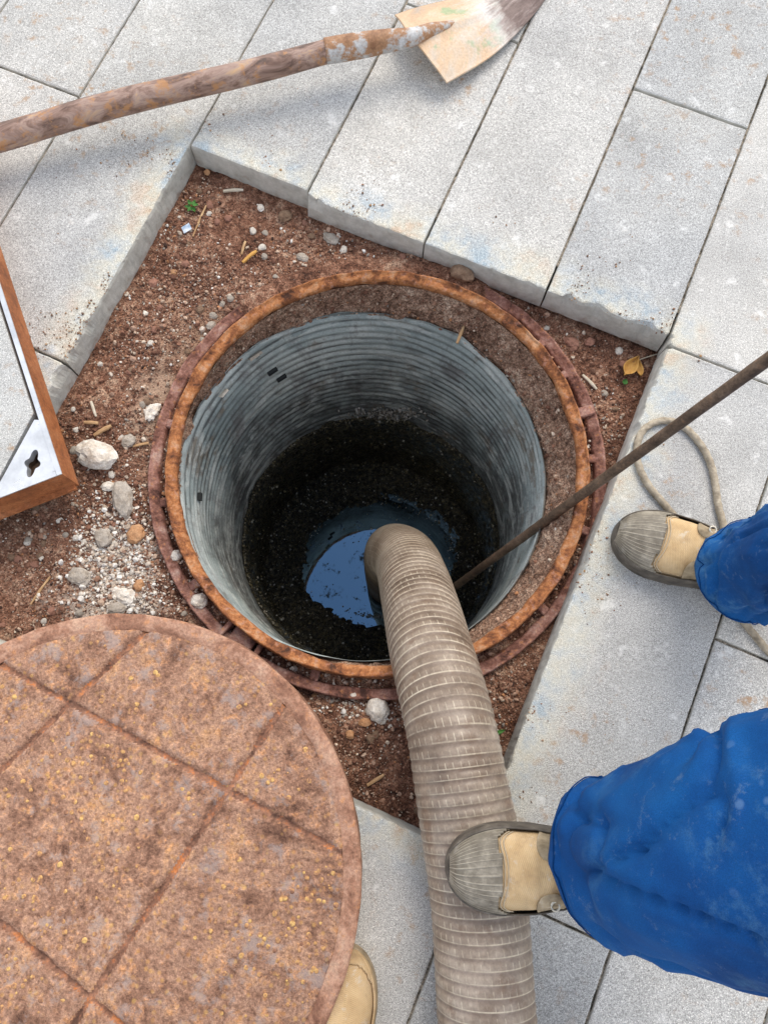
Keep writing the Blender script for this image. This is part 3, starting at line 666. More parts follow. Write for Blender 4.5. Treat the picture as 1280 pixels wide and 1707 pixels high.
for k in range(3600):
    a, r = random.uniform(0, 6.28), .35 * math.sqrt(random.random()); X, Y = PC[0] + r * math.cos(a), PC[1] + r * math.sin(a)
    pud = math.hypot((X + .02), (Y - .415) / .84)
    dn = .9 if pud > .235 else (.75 * max(0, FB(X * 9, Y * 9, 2., 3) + .15) if Y > .47 or X > .08 else .03)
    if random.random() > dn: continue
    s_ = .0008 + min(.0042, random.expovariate(1 / .0011)); c = np.array(random.choice([(.16, .13, .07), (.30, .25, .14), (.50, .47, .38), (.75, .73, .66), (.10, .09, .06)]))
    scum.append((X, Y, max(WZ, sludge_z(X, Y)) + .001, s_, c))
for k in range(160):                                                   # pale froth along the near edge of the puddle
    a = -1.57 + random.gauss(.05, .28); X, Y = -.02 + .208 * math.cos(a) + random.gauss(0, .004), .415 + .84 * .208 * math.sin(a) + random.gauss(0, .004)
    scum.append((X, Y, WZ + .003, random.uniform(.0015, .004), np.array((.36, .38, .36))))
crumbs(scum, 'scum', None, 'dark flecks and froth floating on the water in the shaft', 'scum')

# mortar collar between the frame and the pipe
rings = []
for i in range(16):
    t_ = i / 15; ring = []
    for j in range(300):
        a = 2 * math.pi * j / 300
        r0 = .372; p0 = (RC[0] + r0 * math.cos(a), RC[1] + r0 * math.sin(a)); r1 = .3525; p1 = (PC[0] + r1 * math.cos(a), PC[1] + r1 * math.sin(a))
        e = t_ ** .8; x = p0[0] * (1 - e) + p1[0] * e; y = p0[1] * (1 - e) + p1[1] * e
        k = math.sin(math.pi * min(1, t_ * 1.05)); n_ = .0065 * FB(math.cos(a) * 12, math.sin(a) * 12, t_ * 4, 4) + .003 * N3(math.cos(a) * 70, math.sin(a) * 70, t_ * 14)
        right = max(0, math.cos(a - .25))
        bul = (-.004 + n_ * 1.7 + .010 * right - .012 * max(0, FB(math.cos(a) * 5, math.sin(a) * 5, t_ * 3 + 9, 4) - .1)) * k
        zend = -.142 - .01 * right + .018 * max(0, math.cos(a - 3.5)) + .007 * FB(math.cos(a) * 7, math.sin(a) * 7, 5., 3)
        z = -.055 * (1 - t_) + zend * t_
        ring.append((x - bul * math.cos(a), y - bul * math.sin(a), z + .002 * N3(a * 40, t_ * 9, 1.)))
    rings.append(ring)
v_, f_ = loft(rings)
collar = tag(obj('mortar_collar', v_, f_, 'collar_mortar', None, origin=(RC[0], RC[1], -.1), smooth=False), 'rough earthy mortar collar between the rusty ring and the ribbed shaft', 'collar')
cs = []
for k in range(900):
    a = random.gauss(1.55, .75) if k % 3 else random.gauss(.1, .6); i = random.randrange(2, 14); q = rings[i][int((a % (2 * math.pi)) / (2 * math.pi) * 300) % 300]
    cs.append((q[0], q[1], q[2], min(.006, .0011 + random.expovariate(1 / .0012)), np.array(PAL[rng.choice(10, p=PW)]) * 1.2))
crumbs(cs, 'grit', collar)

# ------------------------------------------------------------------ iron frame
fr = empty('manhole_ring', (RC[0], RC[1], -.09), 'rusty orange round iron manhole ring set in the red soil', 'manhole ring')
v_, f_ = lathe(RC[0], RC[1], [(.389, -.10), (.3895, -.05), (.3885, -.030), (.3865, -.0262), (.3845, -.0262), (.3828, -.0300), (.3785, -.0312), (.3725, -.0328), (.3690, -.0355), (.3675, -.0405), (.3680, -.047), (.373, -.056)], 360, .0030, 3.)
obj('rim', v_, [tuple(reversed(q)) for q in f_], 'rust_rim', fr)
v_, f_ = lathe(RC[0], RC[1], [(.4265, -.10), (.4265, -.058), (.4245, -.0545), (.4215, -.0548), (.4195, -.0575), (.409, -.0585), (.4055, -.0615), (.405, -.10)], 240, .0022, 8.)
obj('flange', v_, [tuple(reversed(q)) for q in f_], 'rust_flange', fr)
def radial(a, r0, r1, wd, z0, z1, name, mat):
    c, s = math.cos(a), math.sin(a); rm = (r0 + r1) / 2
    v, f = box((RC[0] + rm * c, RC[1] + rm * s, (z0 + z1) / 2), Vector((c, s, 0)) * (r1 - r0) / 2, Vector((-s, c, 0)) * wd / 2, Vector((0, 0, (z1 - z0) / 2)), .002)
    obj(name, v, f, mat, fr, smooth=False)
for d in (2, 27, 38, 63, 93, 122, 153, 168, 190, 214, 254, 290, 318, 342): radial(R(d), .386, .408, .016, -.10, -.0565, 'web', 'rust_flange')
for d in (228.5, 238.5): radial(R(d), .384, .425, .009, -.10, -.043, 'lug', 'rust_flange')
radial(R(233.5), .384, .421, .046, -.10, -.051, 'hinge_plate', 'rust_flange')
radial(R(15), .386, .424, .020, -.10, -.049, 'lug', 'rust_flange')
fill = []
for k in range(1500):
    a = random.uniform(0, 2 * math.pi)
    if FB(math.cos(a) * 3, math.sin(a) * 3, 6., 2) < -.05 and random.random() < .7: continue
    rr = random.uniform(.390, .405); r = min(.005, .0012 + random.expovariate(1 / .0012))
    pale = 3.0 < a % 6.28 < 5.2
    fill.append((RC[0] + rr * math.cos(a), RC[1] + rr * math.sin(a), -.069 + random.uniform(0, .006), r, np.array(random.choice([(.55, .48, .40), (.42, .33, .26)]) if pale and random.random() < .45 else PAL[rng.choice(10, p=PW)])))
crumbs(fill, 'packed_grit', fr)

# ------------------------------------------------------------------ round cover
CC, CR, CZ = (-.436, -.274), .402, .057
def cz_(x, y): return CZ - .070 * (y - CC[1])
cv = empty('manhole_cover', (CC[0], CC[1], .004), 'round rusty iron manhole cover lying on the pavers at the lower left', 'manhole cover')
LN = [((-.622, .04), (-.04, -.253)), ((-.40, .095), (-.604, -.119)), ((-.158, -.015), (-.452, -.473)), ((-.579, -.331), (-.474, -.403)), ((-.83, -.25), (-.62, -.55))]
def ldist(x, y):
    m = 9
    for (a, b) in LN:
        dx, dy = b[0] - a[0], b[1] - a[1]; L = math.hypot(dx, dy); wv_ = .006 * N3(x * 6, y * 6, a[0] * 9)
        m = min(m, abs((x - a[0]) * dy - (y - a[1]) * dx) / L + wv_ * 0 + .0015 * FB(x * 60, y * 60, 2., 3))
    return abs(m + .0022 * N3(x * 35, y * 35, 7.))
V_, F_, idm, gm = [], [], {}, []
g = np.arange(-CR, CR, .0030)
for i, x in enumerate(g):
    for j, y in enumerate(g):
        if math.hypot(x, y) > .386: continue
        X, Y = CC[0] + x, CC[1] + y; d = ldist(X, Y)
        z = cz_(X, Y) - (.0058 + .003 * N3(X * 25, Y * 25, 8.)) * math.exp(-(d / .0050) ** 2) + .0018 * math.exp(-((d - .013) / .008) ** 2) + .0011 * FB(X * 30, Y * 30, 1., 4) + .0005 * FB(X * 140, Y * 140, 1., 2) - .010 * max(0, min(1, (math.hypot(x, y) - .3735) / .009))
        idm[i, j] = len(V_); V_.append((X, Y, z)); gm.append(d)
FG = []
for i in range(len(g) - 1):
    for j in range(len(g) - 1):
        q = [idm.get(k) for k in ((i, j), (i + 1, j), (i + 1, j + 1), (i, j + 1))]
        if None not in q: (FG if sum(gm[k] for k in q) / 4 < .0042 else F_).append(q)
plate = obj('plate', V_, F_, 'rust_cover', cv)
used = sorted({k for q in FG for k in q}); rm_ = {k: i for i, k in enumerate(used)}
obj('groove', [V_[k] for k in used], [[rm_[k] for k in q] for q in FG], 'rust_groove', plate)
v_, f_ = lathe(CC[0], CC[1], [(.3745, -.0015), (.3800, .0010), (.3850, .0024), (.396, .0028), (.4015, .0018), (CR, -.0025), (CR, -.030), (.398, -.038), (.36, -.038), (.0, -.037)], 280, .0016, 21.)
obj('rim', [(x, y, z + cz_(x, y)) for x, y, z in v_], f_, 'rust_cover_edge', cv)
V_, F_ = [], []
def stud(x, y, r, h):
    o = len(V_); n = 8; a0 = random.uniform(0, 1)
    for rr, hh in ((1, -.0006), (.78, .6), (.35, 1.)):
        for k in range(n):
            a = a0 + 2 * math.pi * k / n; q = rr * r * random.uniform(.85, 1.15); X, Y = x + q * math.cos(a), y + q * math.sin(a)
            V_.append((X, Y, cz_(X, Y) + (h * hh if hh > 0 else hh)))
    for i in (0, 1):
        for k in range(n): F_.append((o + i * n + k, o + i * n + (k + 1) % n, o + (i + 1) * n + (k + 1) % n, o + (i + 1) * n + k))
    F_.append(tuple(o + 2 * n + k for k in range(n)))
for a in np.arange(-.38, .38, .0128):
    for c_ in np.arange(-.38, .38, .0128):
        x = CC[0] + a * .87 - c_ * .49 + random.gauss(0, .0042); y = CC[1] + a * .49 + c_ * .87 + random.gauss(0, .0042)
        if math.hypot(x - CC[0], y - CC[1]) > .366 or ldist(x, y) < .013: continue
        dn = .36 + .9 * FB(x * 5 + 3, y * 5, 6., 2)
        if random.random() < dn: stud(x, y, random.uniform(.0016, .0050), random.uniform(.0006, .0014))
tag(obj('stud', V_, F_, 'rust_bloom', plate), kind='stuff')

# ------------------------------------------------------------------ square steel-framed cover at the left
TC = Vector((-.5415, .358, 0)); e1 = Vector((math.cos(R(112.2)), math.sin(R(112.2)), 0)); e2 = Vector((math.cos(R(202.8)), math.sin(R(202.8)), 0)); TH = .075; TS = .86
tr = empty('inset_cover', TC + (e1 + e2) * TS / 2, 'square stone-filled cover with rusty sides and steel edge, leaning in at the left', 'cover')
tr['label'] = 'square stone-filled cover with rusty sides and bright steel edge at the left'
up = Vector((0, 0, 1))
def wallpiece(a, b, inn, z0, z1, th, name, mat, parent=tr, bev=.0):
    d = (b - a); c = (a + b) / 2 + inn * th / 2 + up * (z0 + z1) / 2
    v, f = box(c, d / 2, inn * th / 2, up * (z1 - z0) / 2, bev); return obj(name, v, f, mat, parent, smooth=False)
A, B, D_, E_ = TC, TC + e1 * TS, TC + e2 * TS, TC + (e1 + e2) * TS
tw = .004
for a, b, inn in ((A, B, e2), (A + e2 * tw, D_, e1), (B + e2 * tw, E_, -e1), (D_ + e1 * tw, E_ - e1 * tw, -e2)):
    s = wallpiece(a, b, inn, .001, TH - .002, tw, 'side_wall', 'rust_tray')
wallpiece(A + e1 * .012 + e2 * tw, D_ + e1 * .012, -e1, 0.004, .0115, .020, 'bottom_lip', 'rust_tray')
for a, b, inn in ((A, B, e2), (A + e2 * .009, D_, e1), (B + e2 * .009, E_, -e1), (D_ + e1 * .009, E_ - e1 * .009, -e2)):
    wallpiece(a, b, inn, TH - .0015, TH + .0015, .0085, 'steel_edge', 'stainless')
g0 = .0125; LT = .118
v_ = [A + (e1 + e2) * g0 + up * (TH - .020)]
floor_ = [A + (e1 + e2) * .006, B + (e2 - e1) * .006, E_ - (e1 + e2) * .006, D_ + (e1 - e2) * .006]
obj('tray_floor', [q + up * .020 for q in floor_], [(0, 1, 2, 3)], 'black_gap', tr, smooth=False)
inf = [A + e1 * (LT + .006) + e2 * .0145, B + e2 * .0145 - e1 * .0145, E_ - (e1 + e2) * .0145, D_ + e1 * .0115 - e2 * .0145, A + e2 * (LT + .006) + e1 * .0115]
v_, f_ = loft([[q + up * .021 for q in inf], [q + up * (TH - .0020) for q in inf], [q + (A + (e1 + e2) * TS / 2 - q) * .006 + up * (TH - .0006) for q in inf]], True, True, True)
obj('stone_infill', v_, f_, 'infill_stone', tr, smooth=False)
# corner plate with a four-lobed key hole
kc = A + e1 * .037 + e2 * .041
def hole_ring(z):
    r = []
    for k in range(48):
        a = 2 * math.pi * k / 48; q = .0112 + .0034 * math.cos(4 * a) + .0052 * math.cos(a) ** 2
        ax = (e1 * .86 + e2 * -.5).normalized(); ay = Vector((-ax.y, ax.x, 0)); r.append(kc + ax * q * 1.25 * math.cos(a) + ay * q * math.sin(a) * (.95) + up * z)
    return r
tri = [A + (e1 + e2) * .009, A + e1 * LT + e2 * .009, A + e2 * LT + e1 * .009]
def tri_ring(z):
    r = []
    for hp in hole_ring(z):
        d = (hp - kc); d.z = 0; d.normalize(); best_ = 9
        for k in range(3):
            p, q = tri[k], tri[(k + 1) % 3]; ex = q - p; den = d.x * ex.y - d.y * ex.x
            if abs(den) > 1e-9:
                t_ = ((p.x - kc.x) * ex.y - (p.y - kc.y) * ex.x) / den
                if t_ > 0: best_ = min(best_, t_)
        r.append(Vector((kc.x, kc.y, 0)) + d * best_ + up * z)
    return r
v_, f_ = loft([hole_ring(TH - .016), hole_ring(TH), tri_ring(TH), tri_ring(TH - .012)])
obj('corner_plate', v_, f_, 'stainless', tr, smooth=False)
v_, f_ = loft([[q for q in hole_ring(TH - .03)], [q for q in hole_ring(TH - .0165)]], True, True, False)
obj('key_hole', v_, f_, 'rust_bar', tr, smooth=False)

# ------------------------------------------------------------------ suction hose
hp = [Vector((.62, -2.6, .074)), Vector((.34, -1.75, .074)), Vector((.215, -1.1, .074)), P(826, 1850, .074), P(812, 1707, .074), P(803, 1560, .074), P(788, 1420, .074), P(767, 1300, .070), P(749, 1200, .056), P(722, 1100, -.006), P(698, 1000, -.150), Vector((.052, .270, -.33)), Vector((.028, .325, -.50)), Vector((.018, .345, -.70)), Vector((.015, .350, -.95)), Vector((.015, .350, -1.26))]
HR, HPITCH, n = .0704, .0166, 72
s, q = spline([tuple(a) for a in hp],   .0022); Fm = frames(q); V_, F_, uvs = [], [], []
for i in range(len(s)):
    for j in range(n + 1):
        a = 2 * math.pi * j / n; ph = s[i] / HPITCH + j / n; f_ = ph % 1.
        prof = (math.sin(math.pi * min(1, f_ / .82)) ** .7 if f_ < .82 else 0)
        r = HR + .0014 * prof + .0012 * N3(s[i] * 9, math.cos(a), math.sin(a))
        w_ = q[i] + Fm[i][1] * math.cos(a) * r + Fm[i][2] * math.sin(a) * r
        kf = math.exp(-((w_[1] + .235) / .075) ** 2)                    # pressed flat under the shoe
        if w_[2] > q[i][2]: w_[2] = q[i][2] + (w_[2] - q[i][2]) * (1 - .16 * kf)
        w_[0] = q[i][0] + (w_[0] - q[i][0]) * (1 + .04 * kf)
        V_.append(w_); uvs.append((ph, j / n))
m = n + 1
for i in range(len(s) - 1):
    for j in range(n): F_.append((i * m + j, i * m + j + 1, (i + 1) * m + j + 1, (i + 1) * m + j))
tag(obj('suction_hose', V_, F_, 'hose_plastic', None, origin=hp[2] - Vector((0, 0, .074)), uvs=uvs), 'thick tan ribbed suction hose running down into the open shaft', 'hose')

# ------------------------------------------------------------------ shovel, bar, rope
h0, h1 = P(-260, 302, .062), P(552, 83, .070)
sh = empty('shovel', P(640, 60, 0), 'old shovel with long wooden handle, its blade at the top edge of the picture', 'shovel')
sh['label'] = 'old shovel with worn rusty brown handle lying above the hole'
d_ = (h1 - h0); mid = h0 + d_ * .55 + Vector((.0, .006, .004))
v_, f_ = tube([(*h0, .0243), (*(h0 + d_ * .3 + Vector((0, .003, 0))), .0243), (*mid, .0236), (*(h0 + d_ * .82), .0225), (*h1, .0208)], 0, 28, .01, lambda s_, a: .0007 * N3(s_ * 14, math.cos(a) * 2, math.sin(a) * 2))
obj('handle', v_, f_, 'wood_handle', sh)
h2 = P(690, 60, .072); hx = h1 + (h1 - h2).normalized() * .012
tipw = P(918, -26, .02); bd = (tipw - h2); bl = bd.length; bd.normalize(); bs = bd.cross(up).normalized(); bn = bs.cross(bd).normalized()
v_, f_ = tube([(*hx, .0232), (*(h1 * .7 + h2 * .3), .0230), (*(h1 * .35 + h2 * .65), .0208), (*(h2 - bd * .005), .0170), (*(h2 + bd * .035 + bn * .000), .0135), (*(h2 + bd * .075 - bn * .004), .0095), (*(h2 + bd * .115 - bn * .008), .005)], 0, 28, .006, lambda s_, a: .0006 * N3(s_ * 30, math.cos(a) * 2, math.sin(a) * 2))
obj('socket', v_, f_, 'socket_steel', sh)
V_, F_, uvs = [], [], []; nu, nv = 40, 33
for top in (0, 1):
    for i in range(nu):
        t_ = i / (nu - 1); wd = .094 * (1 - .16 * t_ - .84 * t_ ** 2.1) + .002
        for j in range(nv):
            s_ = -1 + 2 * j / (nv - 1)
            q = h2 + bd * (-.022 * abs(s_) ** 1.0 * 0 + bl * t_ + .028 * (1 - t_) * (abs(s_) - .2)) + bs * s_ * wd - bn * (.030 * abs(s_) ** 1.5 * (1 - .5 * t_) - .010 * math.exp(-(s_ / .12) ** 2) * (1 - t_) ** 1.5 + .004 + (.0034 if top else 0)) + bn * .003 * N3(t_ * 4, s_ * 2, 3.)
            V_.append(q); uvs.append((t_, (s_ + 1) / 2))
for top in (0, 1):
    o = top * nu * nv
    for i in range(nu - 1):
        for j in range(nv - 1):
            q = (o + i * nv + j, o + i * nv + j + 1, o + (i + 1) * nv + j + 1, o + (i + 1) * nv + j); F_.append(q if top else q[::-1])
bd_ = [i * nv for i in range(nu)] + [(nu - 1) * nv + j for j in range(1, nv)] + [i * nv + nv - 1 for i in range(nu - 2, -1, -1)] + [j for j in range(nv - 2, 0, -1)]
for k in range(len(bd_)):
    a, b = bd_[k], bd_[(k + 1) % len(bd_)]; F_.append((a, b, b + nu * nv, a + nu * nv))
obj('blade', V_, F_, 'blade_steel', sh, uvs=uvs)

bp = P(957, 833.5, -.0215); bdir = (bp - P(757, 979, -.5)).normalized()
tb = (-.90 - bp.z) / bdir.z; lo, hi = bp + bdir * tb, bp + bdir * ((.93 - bp.z) / bdir.z)
v_, f_ = tube([tuple(lo), tuple(bp), tuple(hi)], .0088, 14, .02, lambda s_, a: .0006 * N3(s_ * 40, math.cos(a) * 2, math.sin(a) * 2))
tag(obj('iron_bar', v_, f_, 'rust_bar', None, origin=lo), 'thin rusty iron bar slanting over the ring into the shaft', 'bar')

rp = [(1125, 862), (1105, 838), (1083, 812), (1066, 780), (1061, 748), (1070, 720), (1092, 704), (1118, 702), (1143, 714), (1167, 740), (1184, 772), (1192, 806), (1197, 842), (1208, 885), (1216, 940), (1222, 990), (1236, 1030), (1260, 1062), (1290, 1096), (1330, 1130)]
v_, f_ = tube([tuple(P(a, b, .0062)) for a, b in rp], .0062, 18, .003, lambda s_, a: .0011 * abs(math.sin(1.5 * a - s_ * 190)) - .0006)
tag(obj('rope', v_, f_, 'rope_fibre', None, origin=P(1118, 702, 0)), 'tan rope lying in a loop on the pavers under the worker', 'rope')

# ------------------------------------------------------------------ people
def lerp(x, xs, ys): return float(np.interp(x, xs, ys))
SX = [-.088, -.080, -.06, -.03, .01, .05, .09, .13, .165, .185, .197, .2043]
SWd = [.010, .024, .033, .036, .0385, .044, .0515, .0535, .047, .036, .022, .008]
SHt = [.055, .066, .080, .092, .096, .090, .076, .061, .052, .046, .038, .022]
def swd(x, off=0.):
    if x <= .128: return max(.004, lerp(x, SX, SWd) + off)
    return max(.003, (.0535 + off) * math.sqrt(max(0., 1 - ((x - .128) / (.0765 + off)) ** 2)) ** .92)
def shoe(parent, org, heading, pitch=0., capped=True):
    org = Vector(org); ch, sh_ = math.cos(heading), math.sin(heading); cp, sp = math.cos(pitch), math.sin(pitch)
    def W(x, y, z):
        X, Z = x * cp - z * sp, x * sp + z * cp
        return Vector((org.x + X * ch - y * sh_, org.y + X * sh_ + y * ch, org.z + Z))
    root = empty('shoe', org, parent=parent)
    def surf(x, t_, off=0.):
        w_, h_ = swd(x, off), lerp(x, SX, SHt) + off; c_, s_ = math.cos(t_), math.sin(t_)
        y = w_ * math.copysign(abs(c_) ** .75, c_) * (1 + .0 * x); z = .018 + (h_ - .018) * abs(s_) ** .85
        y += .006 * math.sin(max(0, x - .05) * 9)
        cr_ = .0022 * math.sin((x - .07) * 260) * math.exp(-((x - .085) / .022) ** 2) * abs(s_)
        return (x, y, z + cr_)
    xs = np.r_[np.linspace(SX[0], .16, 58), .2043 - .0443 * (1 - np.linspace(0, 1, 17)[1:]) ** 1.8]; xs = np.sort(xs); ts = np.linspace(0, math.pi, 33)
    def build(name, mat, off, test, par):
        V_, F_, uvs = [], [], []
        for x in xs:
            for t_ in ts: V_.append(W(*surf(x, t_, off))); uvs.append((x, t_ / math.pi))
        for i in range(len(xs) - 1):
            for j in range(len(ts) - 1):
                if test((xs[i] + xs[i + 1]) / 2, (ts[j] + ts[j + 1]) / 2): F_.append((i * 33 + j, (i + 1) * 33 + j, (i + 1) * 33 + j + 1, i * 33 + j + 1))
        us = sorted({k for f in F_ for k in f}); mp = {k: i for i, k in enumerate(us)}
        o = obj(name, [V_[k] for k in us], [[mp[k] for k in f] for f in F_], mat, par, uvs=[uvs[k] for k in us])
        if off: 
            md = o.modifiers.new('thick', 'SOLIDIFY'); md.thickness = .0022; md.offset = -1
        return o
    build('upper', 'shoe_canvas', 0, lambda x, t_: True, root)
    cap = build('toe_cap', 'shoe_rubber' if capped else 'shoe_canvas', .0026 if capped else .001, lambda x, t_: x > (.148 if capped else .192) - .045 * abs(math.cos(t_)) ** 6 + .010 * math.cos(2 * t_) * (1 if capped else 0), root)
    build('foxing', 'shoe_sole_rubber' if capped else 'shoe_canvas', .0042 if capped else .002, lambda x, t_: abs(math.cos(t_)) > .93, root)
    # stitched ridge on the toe cap
    rp_ = []
    for t_ in np.linspace(.42, math.pi - .42, 24): rp_.append(tuple(W(*surf(.158 + .022 * math.sin(t_), t_, .0032))))
    v_, f_ = tube(rp_, .0014, 8, .004)
    if capped:
        obj('ridge', v_, f_, 'seam', cap)
        for dx in (.0015, .006):
            sm = [tuple(W(*surf(.1465 - dx - .045 * abs(math.cos(t_)) ** 6 + .010 * math.cos(2 * t_), t_, .0012))) for t_ in np.linspace(.40, math.pi - .40, 30)]
            v_, f_ = tube(sm, .0008, 6, .003); obj('stitching', v_, f_, 'seam', root)
    out = [(x, swd(x, .0055)) for x in list(np.linspace(SX[0] - .004, .15, 34)) + [.2098 - .0598 * (1 - q) ** 1.8 for q in np.linspace(0, 1, 20)[1:]]]
    out = [(x, max(.004, w_)) for x, w_ in out]; cur = lambda x: .006 * math.sin(max(0, x - .05) * 9)
    per = [(x, w_ + cur(x)) for x, w_ in out] + [(x, -w_ + cur(x)) for x, w_ in reversed(out)]
    v_, f_ = loft([[W(x, y, 0) for x, y in per], [W(x, y, .016) for x, y in per], [W(x * .995, y * .97, .020) for x, y in per]], True, True, True)
    obj('sole', v_, f_, 'shoe_sole_rubber' if capped else 'shoe_tab', root, smooth=False)
    for sgn in (1, -1):                                   # eyelet tabs beside the tongue
        for x in (.074,):
            c_ = Vector(surf(x, math.pi / 2 - sgn * .62, .003)); rad = .019
            V_ = []
            for k in range(20):
                a = 2 * math.pi * k / 20; yy = c_.y + rad * .9 * math.sin(a); xx = c_.x + rad * math.cos(a)
                w_ = lerp(xx, SX, SWd); h_ = lerp(xx, SX, SHt); cc_ = max(-.97, min(.97, yy / w_)); tt = math.acos(math.copysign(abs(cc_) ** (1 / .75), cc_))
                V_.append(surf(xx, tt, .0042))
            cen = surf(c_.x, math.pi / 2 - sgn * .62, .0052)
            VV = [W(*q) for q in V_] + [W(*cen)] + [W(q[0], q[1], q[2] - .004) for q in V_]
            FF = [(k, (k + 1) % 20, 20) for k in range(20)] + [(k, 21 + k, 21 + (k + 1) % 20, (k + 1) % 20) for k in range(20)]
            tb_ = obj('eyelet_tab', VV, FF, 'shoe_tab', root)
            rg = [tuple(W(cen[0] - .002 + .0055 * math.cos(a), cen[1] + .0055 * math.sin(a), cen[2] + .0012)) for a in np.linspace(0, 2 * math.pi, 17)]
            v_, f_ = tube(rg, .0016, 8, .002); obj('eyelet', v_, f_, 'eyelet_metal', tb_)
            rg = [tuple(W(c_.x - .004 + .020 * math.cos(a), c_.y + .017 * math.sin(a), surf(c_.x + .018 * math.cos(a), math.pi / 2 - sgn * .62 * (1 + .3 * math.sin(a) * sgn * 0), .004)[2] - .001)) for a in np.linspace(-2.2, 2.2, 15)]
    lc = [surf(.060 - .012 * abs(k), math.pi / 2 - k * .62, .006) for k in np.linspace(-1, 1, 9)]
    v_, f_ = tube([tuple(W(*q)) for q in lc], .0026, 8, .003); obj('lace', v_, f_, 'shoe_tab', root)
    return root
def trouser(parent, path, seed, name='trouser_leg'):
    """path: (x, y, z, radius across, radius fore-aft)"""
    s, q = spline(path, .006); Fm = frames(q[:, :3], (1, 0, 0)); L = s[-1]; rings = []; n = 96
    for i in range(len(s)):
        t_ = s[i]; ring = []
        for j in range(n):
            a = 2 * math.pi * j / n; ca, sa = math.cos(a), math.sin(a)
            fold = .009 * N3(ca * 1.1 + seed, sa * 1.1, t_ * 4.5 + ca * .8) + .004 * N3(ca * 2.4 + t_ * 3, sa * 2.4 + seed, t_ * 9 + sa * 1.4) + .0011 * FB(ca * 9, sa * 9 + seed, t_ * 30, 3)
            bun = math.exp(-t_ / .13) * .006 * (1 - 2 * abs(math.sin(t_ * 34 + 3.2 * N3(ca * 1.2, sa * 1.2, seed) + sa * 1.1)))
            crease = 0.
            for (kx, kz, sd3, am) in ((.9, 2.4, 5., .014), (1.25, -3.1, 9., .011), (.7, 5.2, 13., .010)):
                n1 = N3(ca * kx + t_ * kz, sa * kx - t_ * kz * .7, seed + sd3); gate = max(0, min(1, .35 + 2.2 * N3(ca * 1.2 + sd3, sa * 1.2, t_ * 4 + seed)))
                crease -= am * gate * max(0, 1 - abs(n1) / .048) ** 1.2 * min(1, t_ / .03)
                crease += .35 * am * gate * math.exp(-((abs(n1) - .13) / .05) ** 2) * min(1, t_ / .03)
            hem = .0035 * (1 if t_ < .022 else 0) - (.002 if .022 <= t_ < .030 else 0)
            k = min(1, .3 + t_ / .05)
            r_ = (fold * k + bun * k + crease + hem)
            rad = 1 / math.sqrt((ca / q[i, 4]) ** 2 + (sa / q[i, 3]) ** 2) + r_
            dz = .014 * N3(ca * 1.3, sa * 1.3, seed + 2) * max(0, 1 - t_ / .08)
            ring.append(q[i, :3] + Fm[i][1] * ca * rad + Fm[i][2] * sa * rad + Fm[i][0] * dz)
        rings.append(ring)
    v_, f_ = loft(rings); o = obj(name, v_, f_, 'blue_cloth', parent)
    md = o.modifiers.new('thick', 'SOLIDIFY'); md.thickness = .0025; md.offset = -1
    def rim_line(i, j0=0, push=.0012): return [tuple(np.array(rings[i][j % n]) + (np.array(rings[i][j % n]) - q[i, :3]) / np.linalg.norm(np.array(rings[i][j % n]) - q[i, :3]) * push) for j in range(n + 1)]
    v_, f_ = tube(rim_line(3), .0009, 6, .004); obj('hem_stitch', v_, f_, 'cloth_thread', o)
    for j in (n // 4, n // 4 + 1):
        sl = [tuple(np.array(rings[i][j]) + (np.array(rings[i][j]) - q[i, :3]) / np.linalg.norm(np.array(rings[i][j]) - q[i, :3]) * .0006) for i in range(0, len(rings), 2)]
        v_, f_ = tube(sl, .0012, 6, .008); obj('side_seam', v_, f_, 'cloth_thread', o)
    return o
def skinned(name, nodes, edges, mat, parent, sub=2):
    L = wloc(parent); me = bpy.data.meshes.new(name)
    me.from_pydata([tuple(Vector(p) - L) for p, r in nodes], edges, []); o = bpy.data.objects.new(name, me); col.objects.link(o); o.parent = parent
    md = o.modifiers.new('skin', 'SKIN'); md.use_smooth_shade = True
    for i, (p, r) in enumerate(nodes):
        sv_ = me.skin_vertices[0].data[i]; sv_.radius = (r, r) if not isinstance(r, tuple) else r; sv_.use_root = (i == 0)
    ss = o.modifiers.new('sub', 'SUBSURF'); ss.levels = ss.render_levels = sub
    me.materials.append(M[mat]); return o
